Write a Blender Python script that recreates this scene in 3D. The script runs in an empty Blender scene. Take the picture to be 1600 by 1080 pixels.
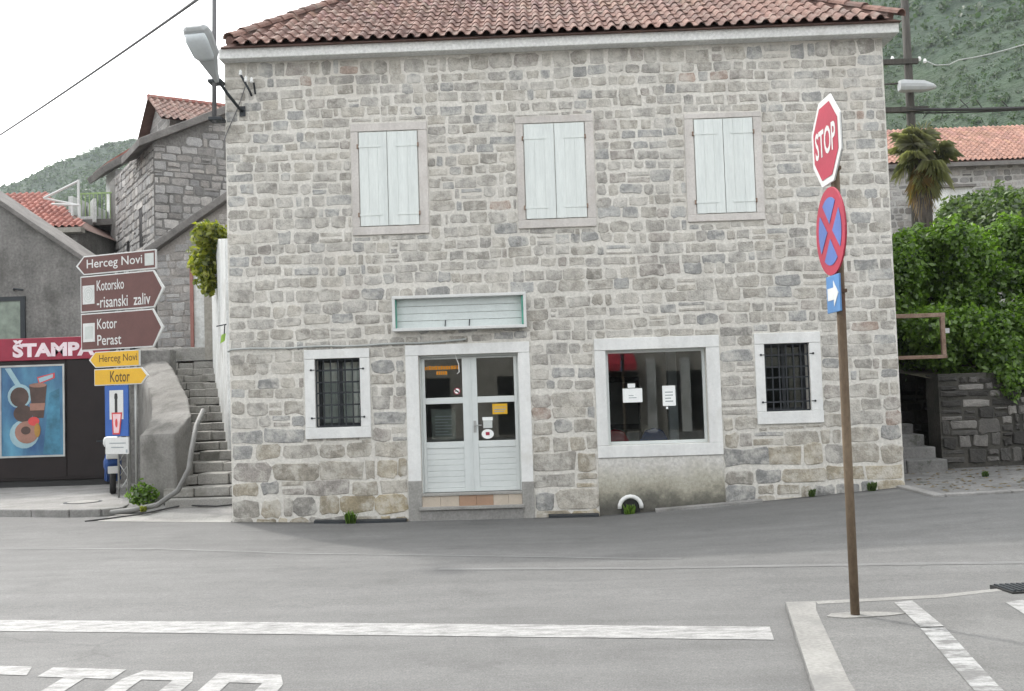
import bpy, math, random
import numpy as np
from math import sin, cos, pi, radians, sqrt, atan2
from mathutils import Vector, Matrix

S = bpy.context.scene
COL = S.collection

# ------------------------------------------------------------------ camera
F_PX, PITCH, ROLL, YAW = 1580.0, radians(2.865), radians(-1.8275), radians(1.234)
cam_data = bpy.data.cameras.new("camera")
cam = bpy.data.objects.new("camera", cam_data)
COL.objects.link(cam)
cam_data.sensor_width = 36.0
cam_data.lens = F_PX / 1600.0 * 36.0
cam_data.clip_start = 0.05
cam_data.clip_end = 4000.0
_c, _s, _cp, _sp = cos(ROLL), sin(ROLL), cos(PITCH), sin(PITCH)
_rz = Matrix.Rotation(YAW, 3, 'Z')
_right = _rz @ Vector((_c, -_sp * _s, _cp * _s))
_up = _rz @ Vector((-_s, -_sp * _c, _cp * _c))
_fwd = _rz @ Vector((0, _cp, _sp))
_m = Matrix((_right, _up, -_fwd)).transposed().to_4x4()
cam.matrix_world = Matrix.Translation((0, 0, 1.6)) @ _m
S.camera = cam

# ------------------------------------------------------------------ sky, sun, exposure
SUN_DIR = Vector((-0.55, 0.675, 1.0)).normalized()
SUN_EL = math.asin(SUN_DIR.z)
SUN_AZ = atan2(SUN_DIR.x, SUN_DIR.y)           # clockwise from +Y
world = bpy.data.worlds.new("World")
S.world = world
world.use_nodes = True
wn, wl = world.node_tree.nodes, world.node_tree.links
wn.clear()
sky = wn.new('ShaderNodeTexSky')
sky.sky_type = 'NISHITA'
sky.sun_disc = False
sky.sun_elevation = SUN_EL
sky.sun_rotation = SUN_AZ
sky.air_density = 1.2
sky.dust_density = 4.0
sky.ozone_density = 1.0
hs = wn.new('ShaderNodeHueSaturation')
hs.inputs['Saturation'].default_value = 0.22      # thin bright overcast: nearly white
bg = wn.new('ShaderNodeBackground')
bg.inputs['Strength'].default_value = 0.15
out = wn.new('ShaderNodeOutputWorld')
wl.new(sky.outputs[0], hs.inputs['Color'])
veil = wn.new('ShaderNodeMix')                     # even cloud veil over the clear-sky gradient
veil.data_type = 'RGBA'
veil.inputs[0].default_value = 0.6
veil.inputs[7].default_value = (2.62, 2.6, 2.55, 1)
wl.new(hs.outputs[0], veil.inputs[6])
wl.new(veil.outputs[2], bg.inputs['Color'])
wl.new(bg.outputs[0], out.inputs['Surface'])

sun_data = bpy.data.lights.new("sun", 'SUN')
sun_data.energy = 0.55
sun_data.angle = radians(2.2)
sun_data.color = (1.0, 0.96, 0.9)
sun = bpy.data.objects.new("sun", sun_data)
COL.objects.link(sun)
sun.rotation_euler = SUN_DIR.to_track_quat('Z', 'Y').to_euler()
sun.location = (-20, 25, 40)

S.view_settings.view_transform = 'Standard'
S.view_settings.look = 'None'
S.view_settings.exposure = 2.25
S.view_settings.gamma = 1.0
S.view_settings.use_curve_mapping = False
S.cycles.max_bounces = 8
S.cycles.transparent_max_bounces = 12
S.cycles.volume_bounces = 0
S.cycles.use_denoising = True

# ------------------------------------------------------------------ materials
def nodes_of(name):
    m = bpy.data.materials.new(name)
    m.use_nodes = True
    nt = m.node_tree
    return m, nt.nodes, nt.links, nt.nodes['Principled BSDF']

def ramp(n, stops):
    r = n.new('ShaderNodeValToRGB')
    el = r.color_ramp.elements
    while len(el) < len(stops):
        el.new(0.5)
    for e, (p, c) in zip(el, stops):
        e.position = p
        e.color = (c[0], c[1], c[2], 1) if not isinstance(c, (int, float)) else (c, c, c, 1)
    return r

def coords(n, l, scale=(1, 1, 1), rot=(0, 0, 0)):
    g = n.new('ShaderNodeNewGeometry')
    mp = n.new('ShaderNodeMapping')
    mp.inputs['Scale'].default_value = scale
    mp.inputs['Rotation'].default_value = rot
    l.new(g.outputs['Position'], mp.inputs['Vector'])
    return mp.outputs[0]

def noise(n, l, vec, scale, detail=4, rough=0.55):
    t = n.new('ShaderNodeTexNoise')
    t.inputs['Scale'].default_value = scale
    t.inputs['Detail'].default_value = detail
    t.inputs['Roughness'].default_value = rough
    if vec is not None:
        l.new(vec, t.inputs['Vector'])
    return t.outputs[0]

def mixc(n, l, fac, a, b, mode='MIX'):
    m = n.new('ShaderNodeMix')
    m.data_type = 'RGBA'
    m.blend_type = mode
    for sock, v in ((m.inputs[0], fac), (m.inputs[6], a), (m.inputs[7], b)):
        if isinstance(v, (int, float)):
            sock.default_value = v
        elif isinstance(v, tuple):
            sock.default_value = (v[0], v[1], v[2], 1)
        else:
            l.new(v, sock)
    return m.outputs[2]

def bump(n, l, h, strength, dist, bs):
    b = n.new('ShaderNodeBump')
    b.inputs['Strength'].default_value = strength
    b.inputs['Distance'].default_value = dist
    l.new(h, b.inputs['Height'])
    l.new(b.outputs[0], bs.inputs['Normal'])

def mottled(name, c1, c2, scale=3.0, fine=40.0, rough=0.85, bump_d=0.004, tint=False, rand=0.0,
            stain=None, stain_scale=0.8, stain_range=(0.5, 0.68), metallic=0.0, spec=0.3, stretch=(1, 1, 1), amp=0.2, smear=None, streak=0.0):
    """Procedural surface: two-scale noise between two colours, optional per-piece tint and stains."""
    m, n, l, bs = nodes_of(name)
    v = coords(n, l, stretch)
    big = noise(n, l, v, scale, 5)
    fn = noise(n, l, v, fine, 3, 0.6)
    r = ramp(n, [(0.3, c1), (0.7, c2)])
    l.new(big, r.inputs[0])
    rf = ramp(n, [(0.25, 1 - amp), (0.75, 1 + amp)])
    l.new(fn, rf.inputs[0])
    col = mixc(n, l, 1.0, r.outputs[0], rf.outputs[0], 'MULTIPLY')
    if stain is not None:
        sn = noise(n, l, v, stain_scale, 6, 0.65)
        sr = ramp(n, [(stain_range[0], 0.0), (stain_range[1], 1.0)])
        l.new(sn, sr.inputs[0])
        col = mixc(n, l, sr.outputs[0], col, stain)
    if tint:
        a = n.new('ShaderNodeAttribute')
        a.attribute_name = 'tint'
        col = mixc(n, l, 1.0, col, a.outputs['Color'], 'MULTIPLY')
    if streak > 0:                                # rain washes down the wall
        vv = coords(n, l, (2.2, 2.2, 0.22))
        sk = noise(n, l, vv, 1.6, 6, 0.65)
        rk = ramp(n, [(0.32, 1 - streak), (0.62, 1 + streak * 0.25)])
        l.new(sk, rk.inputs[0])
        col = mixc(n, l, 1.0, col, rk.outputs[0], 'MULTIPLY')
    if smear is not None:                         # lime wash left on the faces by the pointing
        sm = noise(n, l, v, 4.5, 7, 0.7)
        sr2 = ramp(n, [(0.455, 0.0), (0.67, 0.82)])
        l.new(sm, sr2.inputs[0])
        col = mixc(n, l, sr2.outputs[0], col, smear)
    if rand > 0:
        oi = n.new('ShaderNodeObjectInfo')
        rr = ramp(n, [(0.0, (1 - rand, 1 - rand, 1 - rand)), (0.5, (1.0, 0.97, 0.93)), (1.0, (1 + rand, 1 + rand * 0.8, 1 + rand * 0.55))])
        l.new(oi.outputs['Random'], rr.inputs[0])
        col = mixc(n, l, 1.0, col, rr.outputs[0], 'MULTIPLY')
    l.new(col, bs.inputs['Base Color'])
    bs.inputs['Roughness'].default_value = rough
    bs.inputs['Metallic'].default_value = metallic
    bs.inputs['Specular IOR Level'].default_value = spec
    if bump_d > 0:
        mx = n.new('ShaderNodeMath')
        mx.operation = 'ADD'
        l.new(big, mx.inputs[0])
        l.new(fn, mx.inputs[1])
        bump(n, l, mx.outputs[0], 0.7, bump_d, bs)
    return m

def stone_wall_proc(name, c_stone, c_mortar, bw=0.4, bh=0.2, frame_rot=(radians(90), 0, 0)):
    """Coursed rubble for faces nobody sees close up."""
    m, n, l, bs = nodes_of(name)
    g = n.new('ShaderNodeNewGeometry')
    sp = n.new('ShaderNodeSeparateXYZ')
    l.new(g.outputs['Position'], sp.inputs[0])
    ad = n.new('ShaderNodeMath'); ad.operation = 'ADD'
    l.new(sp.outputs[0], ad.inputs[0]); l.new(sp.outputs[1], ad.inputs[1])
    cb = n.new('ShaderNodeCombineXYZ')
    l.new(ad.outputs[0], cb.inputs[0]); l.new(sp.outputs[2], cb.inputs[1])
    nz = n.new('ShaderNodeTexNoise'); nz.inputs['Scale'].default_value = 3.0
    l.new(cb.outputs[0], nz.inputs['Vector'])
    mv = n.new('ShaderNodeMix'); mv.data_type = 'VECTOR'; mv.inputs[0].default_value = 0.06
    l.new(cb.outputs[0], mv.inputs[4]); l.new(nz.outputs['Color'], mv.inputs[5])
    br = n.new('ShaderNodeTexBrick')
    br.inputs['Scale'].default_value = 1.0
    br.inputs['Brick Width'].default_value = bw
    br.inputs['Row Height'].default_value = bh
    br.inputs['Mortar Size'].default_value = 0.018
    br.inputs['Mortar Smooth'].default_value = 0.4
    br.inputs['Color1'].default_value = (*c_stone, 1)
    br.inputs['Color2'].default_value = (c_stone[0] * 0.65, c_stone[1] * 0.65, c_stone[2] * 0.66, 1)
    br.inputs['Mortar'].default_value = (*c_mortar, 1)
    l.new(mv.outputs[1], br.inputs['Vector'])
    fn = noise(n, l, g.outputs['Position'], 14, 5)
    rf = ramp(n, [(0.25, 0.7), (0.75, 1.25)])
    l.new(fn, rf.inputs[0])
    col = mixc(n, l, 1.0, br.outputs['Color'], rf.outputs[0], 'MULTIPLY')
    l.new(col, bs.inputs['Base Color'])
    bs.inputs['Roughness'].default_value = 0.9
    inv = n.new('ShaderNodeMath'); inv.operation = 'SUBTRACT'; inv.inputs[0].default_value = 1
    l.new(br.outputs['Fac'], inv.inputs[1])
    ad2 = n.new('ShaderNodeMath'); ad2.operation = 'ADD'
    l.new(inv.outputs[0], ad2.inputs[0]); l.new(fn, ad2.inputs[1])
    bump(n, l, ad2.outputs[0], 0.8, 0.02, bs)
    return m

def plain(name, c, rough=0.5, metallic=0.0, spec=0.4, var=0.12, fine=30.0, dirt=None):
    c2 = tuple(min(1, x * (1 + var)) for x in c)
    c1 = tuple(x * (1 - var) for x in c)
    return mottled(name, c1, c2, 4.0, fine, rough, 0.0008, metallic=metallic, spec=spec,
                   stain=dirt, stain_scale=5.0, stain_range=(0.6, 0.75), amp=0.05)

def emission_free_glass(name, tint=(0.95, 0.975, 0.965), refl=1.0):
    m, n, l, bs = nodes_of(name)
    n.remove(bs)
    o = n['Material Output']
    fr = n.new('ShaderNodeFresnel'); fr.inputs['IOR'].default_value = 1.7
    tr = n.new('ShaderNodeBsdfTransparent'); tr.inputs['Color'].default_value = (*tint, 1)
    gl = n.new('ShaderNodeBsdfGlossy'); gl.inputs['Roughness'].default_value = 0.01
    mx = n.new('ShaderNodeMixShader')
    l.new(fr.outputs[0], mx.inputs[0]); l.new(tr.outputs[0], mx.inputs[1]); l.new(gl.outputs[0], mx.inputs[2])
    l.new(mx.outputs[0], o.inputs['Surface'])
    return m

def asphalt(name, base, streak_rot=0.0, patch=0.12):
    m, n, l, bs = nodes_of(name)
    v = coords(n, l)
    vs = coords(n, l, (0.16, 2.6, 1), (0, 0, streak_rot))
    big = noise(n, l, v, 0.35, 6, 0.6)
    mid = noise(n, l, v, 2.6, 5, 0.65)
    st = noise(n, l, vs, 1.0, 4, 0.6)
    fine = noise(n, l, v, 85, 2, 0.7)
    r = ramp(n, [(0.25, tuple(b * (1 - patch) for b in base)), (0.75, tuple(b * (1 + patch) for b in base))])
    l.new(big, r.inputs[0])
    r2 = ramp(n, [(0.3, 0.90), (0.7, 1.09)]); l.new(mid, r2.inputs[0])
    r3 = ramp(n, [(0.3, 0.88), (0.7, 1.10)]); l.new(st, r3.inputs[0])
    r4 = ramp(n, [(0.3, 0.72), (0.5, 1.0), (0.72, 1.3)]); l.new(fine, r4.inputs[0])
    col = mixc(n, l, 1, r.outputs[0], r2.outputs[0], 'MULTIPLY')
    col = mixc(n, l, 1, col, r3.outputs[0], 'MULTIPLY')
    col = mixc(n, l, 1, col, r4.outputs[0], 'MULTIPLY')
    bl = noise(n, l, v, 1.1, 7, 0.72)                 # oil and repair stains
    rb_ = ramp(n, [(0.56, 1.0), (0.70, 0.80)]); l.new(bl, rb_.inputs[0])
    col = mixc(n, l, 1, col, rb_.outputs[0], 'MULTIPLY')
    gr = noise(n, l, v, 28, 4, 0.75)                  # coarse aggregate and grit
    rg_ = ramp(n, [(0.30, 0.86), (0.55, 1.0), (0.72, 1.22)]); l.new(gr, rg_.inputs[0])
    col = mixc(n, l, 1, col, rg_.outputs[0], 'MULTIPLY')
    vo = n.new('ShaderNodeTexVoronoi'); vo.feature = 'DISTANCE_TO_EDGE'; vo.inputs['Scale'].default_value = 0.33
    wv = n.new('ShaderNodeMix'); wv.data_type = 'VECTOR'; wv.inputs[0].default_value = 0.35
    nz = n.new('ShaderNodeTexNoise'); nz.inputs['Scale'].default_value = 1.2; nz.inputs['Detail'].default_value = 5
    l.new(v, nz.inputs['Vector']); l.new(v, wv.inputs[4]); l.new(nz.outputs['Color'], wv.inputs[5])
    l.new(wv.outputs[1], vo.inputs['Vector'])
    cr = ramp(n, [(0.0, 1.0), (0.004, 0.0)]); l.new(vo.outputs['Distance'], cr.inputs[0])
    br = ramp(n, [(0.52, 0.0), (0.64, 0.45)]); l.new(big, br.inputs[0])
    ck = mixc(n, l, 1, cr.outputs[0], br.outputs[0], 'MULTIPLY')
    col = mixc(n, l, ck, col, tuple(b * 0.45 for b in base))
    l.new(col, bs.inputs['Base Color'])
    bs.inputs['Roughness'].default_value = 0.82
    bs.inputs['Specular IOR Level'].default_value = 0.35
    bump(n, l, fine, 0.6, 0.004, bs)
    return m

def worn_paint(name, paint, under, lo, hi, scale=7.0, rot=0.0):
    m, n, l, bs = nodes_of(name)
    v = coords(n, l, (0.55, 1.6, 1), (0, 0, rot))
    a = noise(n, l, v, scale, 8, 0.75)
    v2 = coords(n, l)
    f = noise(n, l, v2, 70, 2, 0.7)
    r = ramp(n, [(lo, 0.0), (hi, 1.0)])
    l.new(a, r.inputs[0])
    rf = ramp(n, [(0.3, 0.82), (0.7, 1.1)]); l.new(f, rf.inputs[0])
    col = mixc(n, l, r.outputs[0], under, paint)
    col = mixc(n, l, 1.0, col, rf.outputs[0], 'MULTIPLY')
    l.new(col, bs.inputs['Base Color'])
    bs.inputs['Roughness'].default_value = 0.75
    bump(n, l, f, 0.4, 0.003, bs)
    return m

def leaf_mat(name, c_dark, c_light):
    m, n, l, bs = nodes_of(name)
    n.remove(bs)
    a = n.new('ShaderNodeAttribute'); a.attribute_name = 'tint'
    sp = n.new('ShaderNodeSeparateColor'); l.new(a.outputs['Color'], sp.inputs[0])
    r = ramp(n, [(0.0, c_dark), (1.0, c_light)])
    l.new(sp.outputs[0], r.inputs[0])
    d = n.new('ShaderNodeBsdfDiffuse'); t = n.new('ShaderNodeBsdfTranslucent'); g = n.new('ShaderNodeBsdfGlossy')
    g.inputs['Roughness'].default_value = 0.45
    l.new(r.outputs[0], d.inputs['Color'])
    tc = mixc(n, l, 1.0, r.outputs[0], (1.15, 1.25, 0.6), 'MULTIPLY')
    l.new(tc, t.inputs['Color'])
    m1 = n.new('ShaderNodeMixShader'); m1.inputs[0].default_value = 0.5
    l.new(d.outputs[0], m1.inputs[1]); l.new(t.outputs[0], m1.inputs[2])
    m2 = n.new('ShaderNodeMixShader'); m2.inputs[0].default_value = 0.05
    l.new(m1.outputs[0], m2.inputs[1]); l.new(g.outputs[0], m2.inputs[2])
    l.new(m2.outputs[0], n['Material Output'].inputs['Surface'])
    return m

MT = {}
MT['mortar'] = mottled('lime_mortar', (0.565, 0.548, 0.505), (0.645, 0.628, 0.583), 1.6, 24, 0.95, 0.006,
                       stain=(0.55, 0.52, 0.47), stain_scale=0.7, stain_range=(0.55, 0.78), streak=0.10)
MT['stone'] = mottled('limestone_block', (0.77, 0.77, 0.76), (1.15, 1.135, 1.10), 9, 42, 0.92, 0.012, tint=True,
                      stain=(0.64, 0.625, 0.60), stain_scale=11.0, stain_range=(0.56, 0.70), amp=0.2, smear=(0.553, 0.538, 0.498), streak=0.13)
MT['rubble'] = mottled('rubble_stone', (0.80, 0.80, 0.80), (1.15, 1.13, 1.1), 7, 34, 0.92, 0.014, tint=True)
MT['side_stone'] = stone_wall_proc('coursed_limestone', (0.36, 0.345, 0.325), (0.45, 0.435, 0.41))
MT['far_stone'] = stone_wall_proc('far_rubble', (0.31, 0.30, 0.285), (0.36, 0.35, 0.335), 0.34, 0.2)
MT['surround'] = mottled('dressed_limestone', (0.50, 0.475, 0.45), (0.60, 0.575, 0.545), 2.5, 30, 0.85, 0.004,
                         stain=(0.46, 0.42, 0.38), stain_scale=3.0, stain_range=(0.56, 0.8), amp=0.1, streak=0.14)
MT['white_surround'] = mottled('whitewashed_stone', (0.66, 0.67, 0.66), (0.74, 0.745, 0.73), 2.0, 20, 0.8, 0.004,
                               stain=(0.54, 0.53, 0.49), stain_scale=2.2, stain_range=(0.56, 0.85), amp=0.06, streak=0.10)
MT['shutter'] = mottled('mint_shutter_paint', (0.61, 0.65, 0.635), (0.69, 0.73, 0.71), 2.0, 14, 0.6, 0.002,
                        stain=(0.55, 0.59, 0.58), stain_scale=4.5, stain_range=(0.64, 0.9), stretch=(5, 5, 0.5), amp=0.07, streak=0.08)
MT['iron'] = plain('dark_iron', (0.035, 0.04, 0.045), 0.6, 0.3)
MT['rust'] = mottled('rusty_steel', (0.16, 0.10, 0.07), (0.30, 0.22, 0.17), 6, 50, 0.8, 0.002)
MT['pvc'] = mottled('white_door_frame', (0.57, 0.605, 0.60), (0.63, 0.665, 0.655), 2, 20, 0.35, 0.0, spec=0.5, amp=0.03)
MT['glass'] = emission_free_glass('window_glass')
MT['dark_glass'] = emission_free_glass('dim_glass', (0.5, 0.58, 0.56))
MT['tile_piece'] = mottled('clay_roof_tile', (0.145, 0.084, 0.072), (0.235, 0.152, 0.132), 6, 30, 0.88, 0.006, rand=0.24,
                           stain=(0.225, 0.18, 0.16), stain_scale=3.5, stain_range=(0.50, 0.68))
MT['tile_mass'] = mottled('clay_roof_tile_rows', (0.145, 0.084, 0.072), (0.235, 0.152, 0.132), 6, 30, 0.88, 0.006, tint=True,
                          stain=(0.225, 0.18, 0.16), stain_scale=3.5, stain_range=(0.50, 0.68))
MT['tile_red'] = mottled('red_roof_tile', (0.24, 0.095, 0.08), (0.33, 0.15, 0.125), 4, 22, 0.85, 0.006, tint=True,
                         stain=(0.32, 0.2, 0.17), stain_scale=2.5, stain_range=(0.5, 0.7))
MT['deck'] = mottled('roof_underlay', (0.10, 0.06, 0.05), (0.15, 0.09, 0.075), 3, 20, 0.9, 0.003)
MT['cornice'] = mottled('cornice_render', (0.60, 0.605, 0.59), (0.68, 0.685, 0.67), 1.5, 22, 0.8, 0.002,
                        stain=(0.50, 0.50, 0.48), stain_scale=1.6, stain_range=(0.6, 0.8))
MT['asphalt'] = asphalt('worn_asphalt', (0.136, 0.136, 0.133), radians(8), 0.12)
MT['asphalt2'] = asphalt('patched_asphalt', (0.14, 0.14, 0.136), radians(80), 0.12)
MT['ground'] = mottled('dry_earth', (0.14, 0.13, 0.10), (0.22, 0.20, 0.16), 0.6, 8, 0.95, 0.02)
MT['concrete'] = mottled('old_concrete', (0.20, 0.197, 0.188), (0.28, 0.275, 0.265), 1.8, 30, 0.9, 0.004,
                         stain=(0.16, 0.157, 0.148), stain_scale=1.3, stain_range=(0.52, 0.7))
MT['concrete_pale'] = mottled('pale_concrete', (0.26, 0.255, 0.24), (0.34, 0.335, 0.315), 2.2, 40, 0.9, 0.003,
                              stain=(0.2, 0.196, 0.185), stain_scale=2.0, stain_range=(0.55, 0.75))
MT['kerb_concrete'] = mottled('kerb_concrete', (0.20, 0.197, 0.187), (0.26, 0.257, 0.243), 2.2, 40, 0.9, 0.003, stain=(0.16, 0.16, 0.155), stain_scale=2.4, stain_range=(0.52, 0.72))
MT['yard'] = mottled('gritty_paving', (0.12, 0.12, 0.117), (0.21, 0.207, 0.2), 2.4, 26, 0.92, 0.012,
                     stain=(0.07, 0.075, 0.06), stain_scale=3.2, stain_range=(0.56, 0.66))
MT['step_stone'] = mottled('worn_step_stone', (0.27, 0.263, 0.245), (0.38, 0.37, 0.345), 2.6, 28, 0.9, 0.008,
                           stain=(0.18, 0.175, 0.155), stain_scale=1.9, stain_range=(0.5, 0.68))
MT['paint_white'] = worn_paint('worn_road_paint', (0.33, 0.33, 0.323), (0.15, 0.15, 0.147), 0.36, 0.58, 9.0)
MT['paint_thin'] = worn_paint('faded_lane_paint', (0.20, 0.20, 0.198), (0.138, 0.138, 0.136), 0.42, 0.70, 2.0)
MT['paint_gone'] = worn_paint('flaking_bay_paint', (0.33, 0.333, 0.328), (0.142, 0.142, 0.139), 0.46, 0.57, 5.0)
MT['white_wall'] = mottled('white_limewash', (0.54, 0.555, 0.545), (0.66, 0.67, 0.66), 1.2, 16, 0.85, 0.005,
                           stain=(0.38, 0.37, 0.34), stain_scale=1.6, stain_range=(0.52, 0.75), streak=0.15)
MT['grey_render'] = mottled('grey_cement_render', (0.15, 0.146, 0.14), (0.24, 0.234, 0.222), 1.6, 16, 0.92, 0.02,
                            stain=(0.10, 0.097, 0.09), stain_scale=1.3, stain_range=(0.5, 0.72), amp=0.3, streak=0.2)
MT['verge'] = mottled('weathered_verge', (0.12, 0.115, 0.11), (0.2, 0.19, 0.18), 2, 20, 0.9, 0.01)
MT['wall_dark'] = mottled('shaded_joint_earth', (0.045, 0.045, 0.04), (0.09, 0.085, 0.075), 2, 20, 0.95, 0.02)  # joint colour darkened to include the shade under the hedge
MT['parapet'] = mottled('parapet_cement', (0.155, 0.15, 0.138), (0.22, 0.213, 0.2), 1.4, 24, 0.92, 0.01,
                        stain=(0.095, 0.092, 0.083), stain_scale=1.1, stain_range=(0.52, 0.68))
MT['kiosk'] = plain('kiosk_brown_panel', (0.014, 0.009, 0.009), 0.55, 0, 0.3, 0.2)
MT['kiosk_red'] = plain('kiosk_red_fascia', (0.26, 0.02, 0.045), 0.5, 0, 0.4)
MT['letter_pink'] = plain('fascia_letter', (0.72, 0.60, 0.64), 0.5)
MT['brown_sign'] = plain('brown_sign_face', (0.12, 0.052, 0.046), 0.5, 0, 0.4, 0.1)
MT['sign_white'] = plain('sign_white', (0.60, 0.61, 0.60), 0.45, 0, 0.5, 0.06)
MT['sign_grey'] = plain('sign_back_grey', (0.32, 0.33, 0.33), 0.5, 0.5)
MT['icon_grey'] = plain('icon_grey', (0.50, 0.53, 0.51), 0.5)
MT['yellow'] = plain('yellow_sign_face', (0.66, 0.38, 0.012), 0.45, 0, 0.5, 0.06)
MT['black'] = plain('black_paint', (0.02, 0.02, 0.02), 0.5)
MT['dark_letter'] = plain('dark_letter', (0.10, 0.055, 0.01), 0.5)
MT['blue'] = plain('blue_sign_face', (0.02, 0.095, 0.36), 0.4, 0, 0.5)
MT['sky_blue'] = plain('pale_blue_sign', (0.075, 0.2, 0.42), 0.45, 0, 0.5)
MT['nostop_blue'] = plain('faded_blue_sign', (0.085, 0.15, 0.40), 0.45, 0, 0.5)
MT['sign_red'] = plain('faded_red_sign', (0.36, 0.03, 0.06), 0.5, 0, 0.4, 0.12)
MT['galv'] = plain('galvanised_steel', (0.40, 0.41, 0.40), 0.45, 0.6, 0.5, 0.15)
MT['lamp_grey'] = plain('lamp_grey_shell', (0.36, 0.375, 0.38), 0.5, 0, 0.5, 0.08)
MT['lamp_lens'] = plain('lamp_lens', (0.55, 0.59, 0.61), 0.25, 0, 0.5, 0.06)
MT['pole_paint'] = mottled('rusty_sign_pole', (0.115, 0.082, 0.054), (0.175, 0.132, 0.09), 3, 40, 0.7, 0.002,
                           stain=(0.10, 0.045, 0.032), stain_scale=3.5, stain_range=(0.58, 0.72), stretch=(1, 1, 0.5))
MT['wood'] = mottled('dark_pole_timber', (0.04, 0.038, 0.035), (0.08, 0.075, 0.065), 3, 30, 0.85, 0.003, stretch=(6, 6, 0.5))
MT['cable'] = plain('grey_cable', (0.13, 0.13, 0.135), 0.6)
MT['black_cable'] = plain('black_cable', (0.03, 0.03, 0.03), 0.6)
MT['pale_cable'] = plain('pale_cable', (0.38, 0.40, 0.39), 0.6)
MT['hose'] = plain('grey_pipe', (0.17, 0.17, 0.163), 0.6, 0, 0.3, 0.15)
MT['porcelain'] = plain('porcelain', (0.75, 0.76, 0.75), 0.25, 0, 0.6)
MT['paper'] = plain('paper', (0.82, 0.84, 0.83), 0.8, 0, 0.1, 0.04)
MT['ink'] = plain('grey_ink', (0.30, 0.33, 0.34), 0.8)
MT['orange'] = plain('orange_film', (0.55, 0.22, 0.01), 0.6)
MT['room'] = plain('room_plaster', (0.22, 0.23, 0.22), 0.9)
MT['room_white'] = plain('room_white_board', (0.5, 0.54, 0.58), 0.7)
MT['blue_cloth'] = plain('blue_cloth', (0.02, 0.06, 0.2), 0.9)
MT['red_cloth'] = plain('red_cloth', (0.35, 0.015, 0.04), 0.9)
MT['beige_tile'] = plain('beige_step_tile', (0.46, 0.40, 0.33), 0.5, 0, 0.4, 0.1)
MT['brown_tile'] = plain('brown_step_tile', (0.34, 0.22, 0.15), 0.5, 0, 0.4, 0.1)
MT['box_white'] = plain('light_box_white', (0.56, 0.61, 0.60), 0.5, 0, 0.4, 0.06)
MT['box_green'] = plain('light_box_green', (0.10, 0.34, 0.26), 0.6)
MT['leaf'] = leaf_mat('leaf_green', (0.018, 0.052, 0.012), (0.23, 0.39, 0.05))
MT['leaf_olive'] = leaf_mat('leaf_olive', (0.03, 0.06, 0.025), (0.15, 0.22, 0.07))
MT['leaf_yellow'] = leaf_mat('leaf_yellowish', (0.05, 0.09, 0.012), (0.46, 0.46, 0.06))
MT['leaf_palm'] = leaf_mat('leaf_palm', (0.07, 0.085, 0.04), (0.30, 0.30, 0.15))
MT['leaf_dead'] = leaf_mat('leaf_dead', (0.10, 0.07, 0.03), (0.42, 0.27, 0.08))
MT['bark'] = mottled('fibrous_bark', (0.04, 0.034, 0.028), (0.12, 0.105, 0.09), 5, 30, 0.95, 0.03, stretch=(3, 3, 0.6))
MT['poster_blue'] = mottled('poster_print', (0.012, 0.05, 0.16), (0.09, 0.28, 0.40), 1.3, 3, 0.3, 0.0, spec=0.5, stretch=(1.2, 1, 0.6))
MT['poster_pale'] = plain('poster_pale', (0.28, 0.42, 0.47), 0.3)
MT['choc'] = plain('poster_brown', (0.075, 0.045, 0.037), 0.4, 0, 0.4, 0.3)
MT['peach'] = plain('poster_peach', (0.30, 0.16, 0.12), 0.4, 0, 0.4, 0.2)
MT['poster_red'] = plain('poster_red', (0.55, 0.06, 0.06), 0.4)
MT['rubber'] = plain('tyre_rubber', (0.02, 0.02, 0.02), 0.8)
MT['awning'] = plain('red_awning', (0.42, 0.03, 0.05), 0.8)
MT['beige_wall'] = mottled('beige_render', (0.30, 0.285, 0.255), (0.38, 0.36, 0.32), 1.2, 14, 0.9, 0.004)
MT['rail_green'] = plain('green_railing', (0.26, 0.36, 0.16), 0.5)
MT['hill'] = None

# ------------------------------------------------------------------ mesh helpers
class Frame:
    def __init__(s, o, u, v, n):
        s.o, s.u, s.v, s.n = Vector(o), Vector(u).normalized(), Vector(v).normalized(), Vector(n).normalized()
    def p(s, a, b, c=0.0):
        return s.o + s.u * a + s.v * b + s.n * c

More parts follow.
